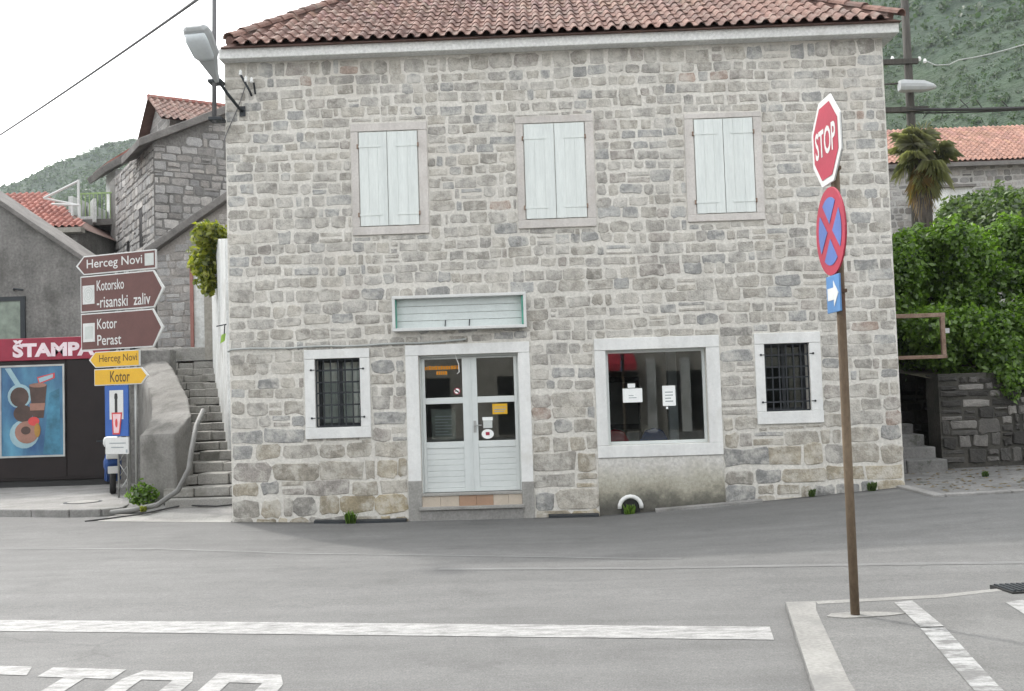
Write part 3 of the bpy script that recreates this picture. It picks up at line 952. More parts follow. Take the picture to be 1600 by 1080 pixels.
# shuttered upper windows
SH = [(-2.61, -1.705, 4.295, 5.765, -2.175), (-0.045, 0.885, 4.315, 5.795, 0.42), (2.58, 3.475, 4.305, 5.77, 3.02)]
LBL = ['left hand shuttered upper window', 'middle shuttered upper window', 'right hand shuttered upper window']
def part_empty(name, parent, label=None):
    o = bpy.data.objects.new(name, None)
    COL.objects.link(o)
    o.empty_display_size = .1
    attach(o, parent)
    if label: o['label'] = label
    return o
for wi, (so, sh) in enumerate(zip(SUR, SH)):
    w_ = part_empty('window', house, LBL[wi])
    surround(w_, so, (sh[0] - .012, sh[1] + .012, sh[2] - .012, sh[3] + .012), 0.028, 0.05, 'surround', True)
    r = random.Random(50 + wi)
    for (x0, x1) in ((sh[0], sh[4] - .004), (sh[4] + .004, sh[1])):
        nb = 3
        m_ = MB()
        wd = (x1 - x0) / nb
        skew = r.uniform(-.006, .006)
        for q in range(nb):
            m_.fbox(FW, x0 + q * wd + .0007, x0 + (q + 1) * wd - .0007, sh[2] + r.uniform(0, .004), sh[3] - r.uniform(0, .004), 0.008, 0.034 + r.uniform(0, .002))
        m_.fbox(FW, x0 + .01, x1 - .01, sh[2] + .02, sh[3] - .02, -.01, 0.016)
        shutter = m_.build('shutter', 'shutter', w_, bevel=0.0015)
        for zz in (sh[2] + .16, sh[3] - .24):
            left = x0 < sh[4] - .1
            m_ = MB()
            xa = x0 - .02 if left else x1 - .34
            m_.fbox(FW, xa, xa + .36, zz, zz + .03, 0.036, 0.042)
            m_.build('strap_hinge', 'shutter', w_)
            m_ = MB()
            xa = x0 - .035 if left else x1 + .002
            m_.fbox(FW, xa, xa + .022, zz - .015, zz + .05, 0.03, 0.05)
            m_.build('hinge_pin', 'rust', w_)

# barred ground floor windows
def barred(o_, i_, seed, label, pane='dark_glass'):
    w_ = part_empty('window', house, label)
    surround(w_, o_, i_, 0.03, 0.30, 'white_surround', True)
    a0, a1, b0, b1 = i_
    m_ = MB()
    for (x0, x1, z0, z1) in ((a0, a0 + .045, b0, b1), (a1 - .045, a1, b0, b1), (a0 + .045, a1 - .045, b0, b0 + .05), (a0 + .045, a1 - .045, b1 - .05, b1), ((a0 + a1) / 2 - .025, (a0 + a1) / 2 + .025, b0 + .05, b1 - .05)):
        m_.fbox(FW, x0, x1, z0, z1, -.30, -.25)
    m_.build('frame', 'iron', w_)
    m_ = MB(); m_.fbox(FW, a0 + .045, a1 - .045, b0 + .05, b1 - .05, -.28, -.274)
    m_.build('pane', pane, w_)
    r = random.Random(seed)
    m_ = MB()
    n = 6
    x0, x1, z0, z1 = a0 + .012, a1 - .012, b0 + .012, b1 - .012
    for k in range(n + 1):
        xx = x0 + (x1 - x0) * k / n
        m_.tube([FW.p(xx, z0, -.035), FW.p(xx + r.uniform(-.004, .004), (z0 + z1) / 2, -.035), FW.p(xx, z1, -.035)], 0.0115, 6)
    for fz in (0.0, .13, .32, .5, .66, .84, 1.0):
        zz = z0 + (z1 - z0) * fz
        m_.fbox(FW, x0, x1, zz - .012, zz + .012, -.052, -.036)
    m_.build('grille', 'iron', w_)
    m_ = MB()
    for sx in (a0 - .055, a1 + .055):
        for fz in (.14, .84):
            zz = b0 + (b1 - b0) * fz
            p = FW.p(sx, zz, .03)
            m_.tube([p, FW.p(sx, zz, .045)], 0.017, 8)
            m_.fbox(FW, min(sx, a0 if sx < a0 else a1), max(sx, a0 if sx < a0 else a1), zz - .006, zz + .006, .030, .036)
    m_.build('fixing_bolt', 'iron', w_)
barred((-3.54, -2.53, 1.04, 2.41), OP_L, 1, 'barred window left of the door', 'glass')
lw = [o for o in house.children if o.get('label') == 'barred window left of the door'][0]
for q in range(6):
    m_ = MB(); m_.fbox(FW, -3.33 + q * .102, -3.33 + q * .102 + .098, 1.27, 2.21, -.305, -.297 + .006 * (q % 2)); m_.build('blind_slat', 'icon_grey', lw)
barred((3.36, 4.36, 1.05, 2.435), OP_R, 2, 'barred window right of the shop window')

# double door
door = part_empty('door', house)
surround(door, (-1.98, -0.07, -0.26, 2.43), OP_D, 0.03, 0.32, 'white_surround', None)
m_ = MB()
FD = Frame((0, HY + .13, 0), (1, 0, 0), (0, 0, 1), (0, -1, 0))
for (x0, x1, z0, z1) in ((-1.778, -1.755, .155, 2.262), (-.272, -.252, .155, 2.262), (-1.755, -.272, 2.235, 2.262)):
    m_.fbox(FD, x0, x1, z0, z1, -.05, .02)
m_.build('frame', 'pvc', door)
for k, (x0, x1, s0, s1) in enumerate(((-1.752, -1.003, .05, .12), (-.997, -.275, .10, .05))):
    m_ = MB()
    m_.fbox(FD, x0, x0 + s0, .16, 2.23, -.03, .015)
    m_.fbox(FD, x1 - s1, x1, .16, 2.23, -.03, .015)
    for z0, z1 in ((.16, .22), (.83, .93), (1.515, 1.61), (2.205, 2.23)):
        m_.fbox(FD, x0 + s0, x1 - s1, z0, z1, -.03, .013)
    leaf = m_.build('door_leaf', 'pvc', door, bevel=0.004)
    m_ = MB()
    nl = 7
    for q in range(nl):
        z0 = .22 + q * .61 / nl
        m_.fbox(FD, x0 + s0, x1 - s1, z0 + .003, z0 + .61 / nl - .003, -.02, .002)
    m_.fbox(FD, x0 + s0, x1 - s1, .22, .83, -.025, -.006)
    m_.build('louvre_panel', 'pvc', door, bevel=0.002)
    for z0, z1 in ((.93, 1.515), (1.61, 2.205)):
        m_ = MB(); m_.fbox(FD, x0 + s0, x1 - s1, z0, z1, -.012, -.006)
        m_.build('pane', 'glass', door)
m_ = MB()
m_.fbox(FD, -.965, -.925, 1.06, 1.24, .015, .024)
m_.tube([FD.p(-.945, 1.17, .02), FD.p(-.945, 1.17, .06), FD.p(-.84, 1.17, .06)], .009, 6)
m_.build('handle', 'galv', door)
m_ = MB(); m_.fbox(FD, -1.012, -.988, .16, 2.23, .015, .027)
m_.build('cover_strip', 'pvc', door)
for x0, x1 in ((-1.985, -1.778), (-.252, -.065)):
    m_ = MB(); m_.fbox(FW, x0, x1, -.3, .30 + .06 * (x0 < -1), -.02, .036); m_.build('jamb_base', 'concrete_pale', door, bevel=.015)
# step of slab and tiles
m_ = MB(); m_.box(-1.80, -0.23, HY - .03, HY + .2, .115, .152); m_.build('threshold', 'concrete_pale', door, bevel=.005)
tb = [(-1.795, -1.50), (-1.50, -1.215), (-1.215, -.95), (-.95, -.69), (-.69, -.46), (-.46, -.235)]
for k, (x0, x1) in enumerate(tb):
    m_ = MB(); m_.box(x0 + .002, x1 - .002, HY - .012, HY + .1, -.045, .115)
    m_.build('step_tile', 'brown_tile' if k in (2, 3) else 'beige_tile', door)
m_ = MB(); m_.box(-1.82, -.22, HY - .10, HY + .1, -.09, -.045); m_.build('step_slab', 'concrete_pale', door, bevel=.006)
m_ = MB(); m_.box(-1.80, -.24, HY - .06, HY + .1, -.5, -.09); m_.build('step_base', 'concrete', door)

# stickers and notices on the door glass
def notice(name, label, cat, fr, x0, x1, z0, z1, mat, c=.0, inks=(), shape=None):
    m_ = MB()
    if shape:
        m_.prism(fr, shape, c, c + .002)
    else:
        m_.fbox(fr, x0, x1, z0, z1, c, c + .002)
    for (a, b, d, e) in inks:
        m_.fbox(fr, x0 + a * (x1 - x0), x0 + b * (x1 - x0), z0 + d * (z1 - z0), z0 + e * (z1 - z0), c + .002, c + .003, 1)
    return tag(m_.build(name, [mat, 'ink']), label, cat)
def line_ink(n, a=.15, b=.85, lo=.15, hi=.85):
    return [(a, b - (.15 if k % 3 == 1 else 0), lo + (hi - lo) * k / n, lo + (hi - lo) * (k + .35) / n) for k in range(n)]
notice('poster', 'faded printed poster behind lower left door pane', 'poster', FD, -1.62, -1.25, .96, 1.43, plain('faded_poster', (.16, .18, .17), .7, 0, .2, .3, 9), -.022, line_ink(7))
r = random.Random(4)
m_ = MB()
xx = -1.70
while xx < -1.17:
    w_ = r.uniform(.018, .036)
    m_.fbox(FD, xx, xx + w_, 2.045, 2.045 + r.uniform(.05, .062), -.005, -.003); xx += w_ + r.uniform(.006, .012)
xx = -1.52
while xx < -1.36:
    w_ = r.uniform(.02, .034)
    m_.fbox(FD, xx, xx + w_, 1.965, 2.02, -.005, -.003); xx += w_ + .008
tag(m_.build('window_lettering', 'orange'), 'two rows of orange letters on upper left door pane', 'lettering')
m_ = MB(); m_.prism(FD, ngon(-1.21, 1.705, .052, .052, 20), -.005, -.003)
m_.prism(FD, ngon(-1.21, 1.705, .04, .04, 20), -.003, -.002, 1)
m_.fbox(Frame(FD.p(-1.21, 1.705), (.75, 0, -.66), (.66, 0, .75), (0, -1, 0)), -.042, .042, -.009, .009, -.002, -.001, 2)
m_.fbox(FD, -1.24, -1.185, 1.697, 1.711, -.002, -.0015, 2)
tag(m_.build('round_sticker', ['sign_red', 'paper', 'black']), 'small round prohibition sticker on upper left door pane', 'sticker')
notice('yellow_notice', 'yellow and orange notice on lower right door pane', 'notice', FD, -.67, -.44, 1.33, 1.49, 'yellow', -.005, [(.05, .95, .68, .72), (.1, .9, .4, .5), (.1, .8, .2, .3)])
m_ = MB(); m_.prism(FD, ngon(-.755, 1.03, .095, .075, 14), -.005, -.003); m_.fbox(FD, -.83, -.67, 1.24, 1.29, -.005, -.003)
m_.fbox(FD, -.785, -.725, 1.01, 1.06, -.003, -.002, 1); m_.fbox(FD, -.82, -.68, 1.12, 1.24, -.005, -.003, 2)
tag(m_.build('shop_sticker', ['paper', 'sign_red', 'icon_grey']), 'white sticker with red mark beside the door handle', 'sticker')
m_ = MB(); m_.tube([FW.p(-1.22, 2.30, .02), FW.p(-1.2, 2.2, -.09), FW.p(-1.17, 2.12, -.1), FW.p(-1.165, 2.0, -.1), FW.p(-1.2, 1.97, -.1)], .007, 5)
tag(m_.build('loose_wire', 'paper', smooth=True), 'thin white wire hanging from the door lintel', 'wire')

# shop window
shop = part_empty('window', house, 'large shop window right of the door')
surround(shop, (0.92, 2.825, 0.615, 2.435), (1.09, 2.62, .80, 2.25), 0.03, 0.3, 'white_surround', True)
m_ = MB()
FS = Frame((0, HY + .13, 0), (1, 0, 0), (0, 0, 1), (0, -1, 0))
for (x0, x1, z0, z1) in ((1.092, 1.135, .80, 2.25), (2.575, 2.618, .80, 2.25), (1.135, 2.575, .80, .85), (1.135, 2.575, 2.205, 2.25)):
    m_.fbox(FS, x0, x1, z0, z1, -.05, .02)
m_.build('frame', 'pvc', shop, bevel=.004)
m_ = MB(); m_.fbox(FS, 1.135, 2.575, .85, 2.205, -.012, -.006); m_.build('pane', 'glass', shop)
notice('paper_notice', 'white landscape paper notice taped in the shop window', 'notice', FS, 1.345, 1.645, 1.445, 1.66, 'paper', -.005, line_ink(2, .3, .7, .3, .62))
notice('paper_notice', 'white upright paper notice in shop window right half', 'notice', FS, 1.955, 2.155, 1.375, 1.685, 'paper', -.005, line_ink(4, .2, .8, .2, .8))
notice('paper_slip', 'small white slip of paper above the landscape notice', 'notice', FS, 1.425, 1.54, 1.67, 1.735, 'paper', -.005)
notice('paper_scrap', 'tiny paper scrap below the upright notice', 'notice', FS, 2.0, 2.035, 1.325, 1.362, 'paper', -.005)
# things standing inside the shop
m_ = MB(); m_.box(2.30, 2.46, 17.6, 17.75, -.19, 2.9); tag(m_.build('door_post', 'room_white', bevel=.01), 'pale blue upright post inside the shop window', 'post')
m_ = MB(); m_.box(1.1, 2.0, 19.4, 19.9, -.19, 1.9); m_.box(1.15, 1.95, 19.38, 19.4, .1, .9, 1); m_.box(1.15, 1.95, 19.38, 19.4, 1.0, 1.8, 1); tag(m_.build('cupboard', ['iron', 'room']), 'dark cupboard at the back of the shop', 'cupboard')
def chair(x, y, mat, label):
    t = thing('chair', label, 'chair', (x, y, -.19), 'chairs inside the shop')
    m_ = MB(); m_.box(x - .22, x + .22, y - .22, y + .22, .24, .30); m_.build('seat', mat, t, bevel=.02)
    m_ = MB(); m_.prism(Frame((x, y + .2, 0), (1, 0, 0), (0, 0, 1), (0, -1, 0)), [(-.22, .35), (.22, .35), (.23, .8), (.15, .95), (0, 1.0), (-.15, .95), (-.23, .8)], -.03, .03); m_.build('backrest', mat, t, bevel=.015)
    for sx in (-.19, .19):
        for sy in (-.19, .19):
            m_ = MB(); m_.tube([(x + sx, y + sy, .25), (x + sx * 1.1, y + sy * 1.1, -.19)], .015, 6); m_.build('leg', 'iron', t)
chair(1.95, 16.75, 'blue_cloth', 'blue chair inside the middle of the shop window')
chair(1.30, 16.7, 'red_cloth', 'red chair inside the left of the shop window')

# stained plaster below the shop window
def stained_plaster():
    m, n, l, bs = nodes_of('mouldy_plaster')
    v = coords(n, l)
    g_ = n.new('ShaderNodeNewGeometry'); sp = n.new('ShaderNodeSeparateXYZ'); l.new(g_.outputs['Position'], sp.inputs[0])
    nz = noise(n, l, v, 2.6, 6, 0.7)
    a = n.new('ShaderNodeMath'); a.operation = 'MULTIPLY_ADD'; a.inputs[1].default_value = 0.55
    l.new(nz, a.inputs[0]); l.new(sp.outputs[2], a.inputs[2])
    r = ramp(n, [(0.10, (0.09, 0.087, 0.075)), (0.25, (0.15, 0.145, 0.12)), (0.40, (0.33, 0.315, 0.255)), (0.58, (0.43, 0.415, 0.355)), (0.84, (0.56, 0.55, 0.52))])
    l.new(a.outputs[0], r.inputs[0])
    fn = noise(n, l, v, 22, 5, 0.7); rf = ramp(n, [(0.3, 0.75), (0.7, 1.2)]); l.new(fn, rf.inputs[0])
    c = mixc(n, l, 1, r.outputs[0], rf.outputs[0], 'MULTIPLY')
    l.new(c, bs.inputs['Base Color']); bs.inputs['Roughness'].default_value = .92
    bump(n, l, fn, .7, .008, bs)
    return m
m_ = MB()
FWs = FW
m_.prism(FW, [(.925, -.6), (2.82, -.6), (2.83, -.1), (2.82, .612), (.925, .612), (.915, .1)], -.02, .022)
m_.build('plaster_panel', stained_plaster(), house, bevel=.01)
# drain mouth in the plaster
m_ = MB()
pts = []
cx, cz = 1.385, -.13
for k in range(11):
    t = pi * k / 10 * 1.1 - .16
    pts.append(FW.p(cx + .165 * cos(t), cz + .155 * sin(t), .045))
m_.tube(pts, .032, 8)
drain = thing('drain_mouth', 'white arched drain mouth with weeds below the shop window', 'drain', (cx, HY - .03, -.25))
m_.build('rim', 'white_surround', drain, smooth=True)
m_ = MB(); m_.prism(FW, [(cx - .145, -.3), (cx + .145, -.3)] + ngon(cx, cz, .145, .135, 20)[0:11], .023, .027); m_.build('opening', 'black', drain)

# metal edging let into the foot of the wall
for (pa, pb, lab) in (((-3.42, 15.42), (-2.02, 15.42), 'dark metal channel at wall foot left of the door'), ((.14, 15.44), (.9, 15.42), 'short dark metal channel right of the door'), ((1.75, 15.38), (3.35, 15.38), 'metal edging strip under the shop window')):
    m_ = MB()
    k = 6
    for q in range(k):
        x0, x1 = pa[0] + (pb[0] - pa[0]) * q / k, pa[0] + (pb[0] - pa[0]) * (q + 1) / k
        z0, z1 = g(x0, 15.4), g(x1, 15.4)
        m_.add([(x0, pa[1] - .05, z0 - .02), (x1, pa[1] - .05, z1 - .02), (x1, pa[1] + .05, z1 - .02), (x0, pa[1] + .05, z0 - .02), (x0, pa[1] - .05, z0 + .035), (x1, pa[1] - .05, z1 + .035), (x1, pa[1] + .05, z1 + .05), (x0, pa[1] + .05, z0 + .05)],
               [(4, 5, 6, 7), (0, 1, 5, 4), (1, 2, 6, 5), (3, 0, 4, 7)])
    tag(m_.build('metal_channel', 'iron' if pa[0] < 1 else 'concrete'), lab, 'channel')

# empty light box over the door
lb = thing('sign_box', 'empty white light box with green lining above the door', 'sign box', (-1.12, HY, 2.64))
BX0, BX1, BZ0, BZ1, BD = -2.145, -.095, 2.64, 3.18, .17
m_ = MB()
for (x0, x1, z0, z1) in ((BX0, BX1, BZ0, BZ0 + .045), (BX0, BX1, BZ1 - .045, BZ1), (BX0, BX0 + .045, BZ0 + .045, BZ1 - .045), (BX1 - .045, BX1, BZ0 + .045, BZ1 - .045)):
    m_.fbox(FW, x0, x1, z0, z1, .02, BD)
m_.build('frame', 'sign_white', lb, bevel=.006)
nb = 4
for q in range(nb):
    z0 = BZ0 + .045 + q * (BZ1 - BZ0 - .09) / nb
    m_ = MB(); m_.fbox(FW, BX0 + .05, BX1 - .05, z0 + .003, z0 + (BZ1 - BZ0 - .09) / nb - .003, .022, .038 + .003 * (q % 2))
    m_.build('back_board', 'box_white', lb)
m_ = MB(); m_.fbox(FW, BX1 - .075, BX1 - .046, BZ0 + .05, BZ1 - .05, .045, .14); m_.fbox(FW, BX0 + .046, BX0 + .06, BZ0 + .05, BZ1 - .05, .045, .12)
m_.build('lining', 'box_green', lb)
m_ = MB()
for x0 in (-1.35, -.98):
    m_.tube([FW.p(x0, 2.70, .05), FW.p(x0 + .01, 2.80, .06)], .008, 5)
m_.build('wire_end', 'iron', lb)

# cable clipped along the facade
m_ = MB()
path = [FW.p(-4.72, 2.42, .03)]
for q in range(13):
    x = -4.66 + q * .295
    path.append(FW.p(x, 2.455 + .008 * sin(q * 1.7) + (q > 8) * .006 * (q - 8), .035))
path += [FW.p(-1.03, 2.50, .04)]
m_.tube(path, .016, 6)
tag(m_.build('wall_cable', 'pale_cable', smooth=True), 'thin pale cable running along the facade to the door lintel', 'cable')

# street lamp on the left corner of the house
lamp = thing('street_lamp', 'grey street lamp on a curved bracket at the house corner', 'street lamp', (-4.42, HY, 6.17))
m_ = MB(); m_.tube([FW.p(-4.42, 6.17, 0), FW.p(-4.45, 6.2, .12), FW.p(-4.56, 6.36, .32), FW.p(-4.62, 6.48, .48), FW.p(-4.66, 6.60, .60)], .024, 8); m_.build('bracket', 'iron', lamp, smooth=True)
m_ = MB(); m_.fbox(FW, -4.465, -4.375, 6.09, 6.25, .018, .03); m_.build('wall_plate', 'iron', lamp)
d = Vector((-.10, -.70, .52)).normalized()
sd = Vector((1, -.14, 0)).normalized()
upv = sd.cross(d).normalized()
if upv.z < 0: upv = -upv
FLm = Frame((-4.66, HY - .52, 6.54), sd, d, upv)
def loft(mb, fr, secs, mi=0):
    """secs: (v, half width, low, high)"""
    vs, fs = [], []
    k = 8
    for (v, hw, lo, hi) in secs:
        vs += [fr.p(a * hw, v, b) for a, b in ((-.75, lo), (.75, lo), (1, lo + (hi - lo) * .3), (1, lo + (hi - lo) * .6), (.6, hi), (-.6, hi), (-1, lo + (hi - lo) * .6), (-1, lo + (hi - lo) * .3))]
    for i in range(len(secs) - 1):
        for q in range(k):
            q2 = (q + 1) % k
            fs.append((i * k + q, i * k + q2, (i + 1) * k + q2, (i + 1) * k + q))
    fs.append(tuple(range(k))[::-1]); fs.append(tuple(range((len(secs) - 1) * k, len(secs) * k)))
    mb.add(vs, fs, mi)
m_ = MB(); loft(m_, FLm, [(-.04, .035, -.05, .05), (.1, .06, -.07, .07), (.36, .15, -.07, .11), (.42, .19, -.05, .13), (.76, .21, -.05, .15), (.86, .19, -.03, .12), (.9, .13, 0, .08)])
m_.build('lamp_shell', 'lamp_grey', lamp, bevel=.01)
m_ = MB(); loft(m_, FLm, [(.38, .12, -.085, -.04), (.45, .155, -.115, -.04), (.72, .17, -.12, -.04), (.82, .15, -.08, -.03)]); m_.build('lens', 'lamp_lens', lamp, smooth=True)

mast = thing('service_mast', 'slim grey steel mast rising past the left roof corner', 'mast', (-4.82, 15.35, 6.0))
m_ = MB(); m_.tube([(-4.82, 15.33, 5.98), (-4.80, 15.33, 7.2), (-4.76, 15.33, 9.3)], .036, 8); m_.build('pole', 'cable', mast, smooth=True)
for zz in (6.03, 6.62):
    m_ = MB(); m_.box(-4.90, -4.69, 15.28, 15.5, zz - .03, zz + .02); m_.build('clamp', 'iron', mast, bevel=.006)
def sag(a, b, s_, n=14):
    a, b = Vector(a), Vector(b)
    return [a + (b - a) * (k / n) - Vector((0, 0, s_ * 4 * (k / n) * (1 - k / n))) for k in range(n + 1)]
m_ = MB(); m_.tube(sag((-4.77, 15.33, 8.1), (-24.5, 40, 11.0), .12), .024, 6)
m_.tube(sag((-4.77, 15.35, 8.14), (-24.5, 40, 11.05), .16), .014, 6)
tag(m_.build('overhead_cable', 'cable', smooth=True), 'overhead cable crossing the white sky to the mast', 'cable')
ins = thing('wall_insulator', 'small bracket with white insulators under the eave', 'insulator', (-4.30, HY, 6.5))
m_ = MB(); m_.tube([FW.p(-4.28, 6.42, .0), FW.p(-4.28, 6.46, .10), FW.p(-4.40, 6.70, .14)], .018, 6); m_.tube([FW.p(-4.22, 6.44, .0), FW.p(-4.22, 6.6, .08)], .015, 6); m_.build('bracket', 'iron', ins)
for (a, b) in ((-4.41, 6.74), (-4.33, 6.64), (-4.24, 6.62)):
    m_ = MB(); m_.tube([FW.p(a, b - .04, .13), FW.p(a, b - .01, .13), FW.p(a, b, .13), FW.p(a, b + .02, .13), FW.p(a, b + .05, .13)], [.022, .03, .018, .028, .012], 8); m_.build('insulator', 'porcelain', ins, smooth=True)
m_ = MB(); m_.tube([FW.p(-4.36, 6.55, .05), FW.p(-4.5, 6.2, .03), FW.p(-4.66, 5.86, .03), FW.p(-4.72, 5.7, .03)], .008, 5)
tag(m_.build('corner_wire', 'cable'), 'thin wire dropping from the insulators to the corner', 'wire')

# ------------------------------------------------------------------ stop sign post
PX, PY = 2.115, 6.98
post = thing('traffic_sign_post', 'rusty pole with stop, no stopping and arrow signs', 'traffic sign', (PX, PY, .045))
m_ = MB(); m_.tube([(PX, PY, -.1), (PX, PY, 1.2), (PX + .005, PY, 2.4), (PX + .01, PY, 3.55)], .031, 12); m_.build('pole', 'pole_paint', post, smooth=True)
m_ = MB(); m_.prism(Frame((PX, PY, .047), (1, 0, 0), (0, 1, 0), (0, 0, 1)), [(-.20, -.03), (-.1, -.09), (.05, -.08), (.22, -.05), (.34, .0), (.2, .06), (.02, .09), (-.15, .05)], -.01, .004); m_.build('footing', 'kerb_concrete', post)
SA = radians(2.0)
su = Vector((sin(SA), -cos(SA), 0)); sn_ = Vector((-cos(SA), -sin(SA), 0))
def sign_frame(z):
    return Frame(Vector((PX - .046, PY, z)), su, (0, 0, 1), sn_)
def rim_shape(fr, outer, inner, c0, c1, name, mat, parent):
    n = len(outer)
    m_ = MB()
    vs = [fr.p(a, b, c1) for a, b in outer] + [fr.p(a, b, c1) for a, b in inner]
    m_.add(vs, [(i, (i + 1) % n, n + (i + 1) % n, n + i) for i in range(n)])
    return m_.build(name, mat, parent)
F1 = sign_frame(3.293)
o8 = ngon(0, 0, .325, .325, 8, pi / 8); i8 = ngon(0, 0, .275, .275, 8, pi / 8); r8 = ngon(0, 0, .31, .31, 8, pi / 8)
m_ = MB(); m_.prism(F1, o8, -.012, 0); stop = m_.build('stop_sign', 'sign_white', post, bevel=.004)
m_ = MB(); m_.prism(F1, i8, .001, .003); m_.build('red_field', 'sign_red', stop)
m_ = MB(); m_.prism(F1, ngon(0, 0, .312, .312, 8, pi / 8), -.018, -.0125); m_.build('sign_back', 'black', stop)
text('STOP', F1, -.215, .215, -.095, .10, .005, 'sign_white', stop, bold=.02)
F2 = sign_frame(2.665)
m_ = MB(); m_.prism(F2, ngon(0, 0, .305, .305, 36), -.012, 0); ns = m_.build('no_stopping_sign', 'sign_red', post, bevel=.003)
m_ = MB()
for q in range(4):                                 # four blue fields between the red cross arms
    c_ = q * pi / 2
    pts = [(.235 * cos(c_ - .60 + 1.2 * k / 8), .235 * sin(c_ - .60 + 1.2 * k / 8)) for k in range(9)] + [(.052 * cos(c_), .052 * sin(c_))]
    m_.prism(F2, pts, .001, .003)
m_.build('blue_field', 'nostop_blue', ns)
m_ = MB(); m_.prism(F2, ngon(0, 0, .29, .29, 30), -.018, -.0125); m_.build('sign_back', 'black', ns)
F3 = sign_frame(2.232)
m_ = MB(); m_.fbox(F3, -.135, .135, -.128, .128, -.012, 0); ar = m_.build('arrow_sign', 'sky_blue', post, bevel=.003)
m_ = MB(); m_.prism(F3, [(-.105, -.042), (.02, -.042), (.02, -.09), (.115, 0), (.02, .09), (.02, .042), (-.105, .042)], .001, .003); m_.build('arrow', 'sign_white', ar)
for zz in (3.45, 3.1, 2.8, 2.5, 2.25):
    m_ = MB(); m_.box(PX - .044, PX + .04, PY - .04, PY + .04, zz - .012, zz + .012); m_.build('clamp', 'pole_paint', post)

# ------------------------------------------------------------------ left pavement, direction signs
def pave_poly(name, pts, top, mat, bevel=.02):
    m_ = MB()
    n = len(pts)
    vs = [(x, y, g(x, y) - .25) for x, y in pts] + [(x, y, g(x, y) + top) for x, y in pts]
    m_.add(vs, [tuple(range(n, 2 * n))] + [(i, (i + 1) % n, n + (i + 1) % n, n + i) for i in range(n)])
    return m_.build(name, mat, None, bevel=bevel)
KERB = [(-40, 21.5), (-22, 19.6), (-14, 18.35), (-9.42, 17.5), (-7.9, 17.0), (-7.35, 16.95), (-7.12, 17.15), (-7.2, 17.6), (-7.55, 18.5), (-7.5, 19.2)]
pav = struct(pave_poly('pavement', KERB + [(-7.5, 26), (-40, 26)], .12, 'concrete'))
for a, b in zip(KERB[:-1], KERB[1:]):
    L = math.dist(a, b)
    k = max(1, int(round(L / .9)))
    for q in range(k):
        if a[0] < -16: continue
        p0 = Vector((a[0] + (b[0] - a[0]) * q / k, a[1] + (b[1] - a[1]) * q / k)); p1 = Vector((a[0] + (b[0] - a[0]) * (q + 1) / k, a[1] + (b[1] - a[1]) * (q + 1) / k))
        d_ = (p1 - p0).normalized(); nn = Vector((d_.y, -d_.x))
        p0 = p0 + d_ * .006; p1 = p1 - d_ * .006
        z = g(p0.x, p0.y)
        m_ = MB()
        P = [p0 + nn * .05, p1 + nn * .05, p1 - nn * .1, p0 - nn * .1]
        vs = [(p.x, p.y, z - .2) for p in P] + [(p.x, p.y, z + .128) for p in P]
        m_.add(vs, [(4, 5, 6, 7), (0, 1, 5, 4), (1, 2, 6, 5), (2, 3, 7, 6), (3, 0, 4, 7)])
        m_.build('kerb_stone', 'concrete', pav, bevel=.02)
m_ = MB(); m_.prism(Frame((-8.3, 18.35, g(-8.3, 18.35) + .121), (1, 0, 0), (0, 1, 0), (0, 0, 1)), ngon(0, 0, .33, .33, 24), 0, .006); m_.prism(Frame((-8.3, 18.35, g(-8.3, 18.35) + .121), (1, 0, 0), (0, 1, 0), (0, 0, 1)), ngon(0, 0, .27, .27, 24), .006, .01, 1)
tag(m_.build('manhole_cover', ['iron', 'concrete_pale']), 'round manhole cover in the pavement before the kiosk', 'manhole cover')
# ramped asphalt and concrete apron at the foot of the stairs
m_ = MB(); m_.add([(-7.1, 16.2, g(-7.1, 16.2) + .004), (-4.72, 15.45, g(-4.72, 15.45) + .004), (-4.72, 15.9, g(-4.72, 15.9) + .05), (-6.2, 16.75, g(-6.2, 16.7) + .06), (-7.1, 17.6, g(-7.1, 17.3) + .05), (-7.12, 17.15, g(-7.1, 17.1) + .02)], [(0, 1, 2, 3, 4, 5)])
struct(m_.build('apron', 'concrete_pale'))
m_ = MB(); m_.add([(-7.6, 17.2, -.16), (-6.2, 16.75, -.135), (-4.72, 15.9, -.14), (-4.72, 17.3, -.06), (-6.3, 17.3, -.06), (-7.0, 17.6, -.07), (-7.6, 18.8, -.08)], [(0, 1, 2, 3, 4, 5, 6)])
struct(m_.build('path', 'concrete'))

TA = radians(20)
SGC = Vector((-7.9, 19.0, 0))
tu = Vector((cos(TA), -sin(TA), 0)); tn = Vector((-sin(TA), -cos(TA), 0))
FSg = Frame(SGC, tu, (0, 0, 1), tn)
zb = g(-7.8, 18.8) + .12
dsp = thing('direction_signpost', 'lattice signpost with brown and yellow direction signs and blue board', 'signpost', (SGC.x + .1, SGC.y, zb))
m_ = MB()
for t_, c_ in ((-.06, -.06), (.16, -.06), (.05, -.24)):
    m_.tube([FSg.p(t_, zb - .05, c_), FSg.p(t_, 4.45, c_)], .022, 8)
zz = zb + .1
sg = 1
while zz < 4.2:
    m_.tube([FSg.p(-.06 if sg > 0 else .16, zz, -.06), FSg.p(.16 if sg > 0 else -.06, zz + .28, -.06)], .008, 5)
    m_.tube([FSg.p(-.06, zz, -.06), FSg.p(.05, zz + .28, -.24)], .007, 5)
    m_.tube([FSg.p(.05, zz, -.24), FSg.p(.16, zz + .28, -.06)], .007, 5)
    zz += .28; sg = -sg
m_.build('lattice_mast', 'galv', dsp, smooth=True)
m_ = MB(); m_.tube([FSg.p(.33, zb - .05, -.10), FSg.p(.33, 2.7, -.10)], .028, 8); m_.build('pole', 'galv', dsp, smooth=True)
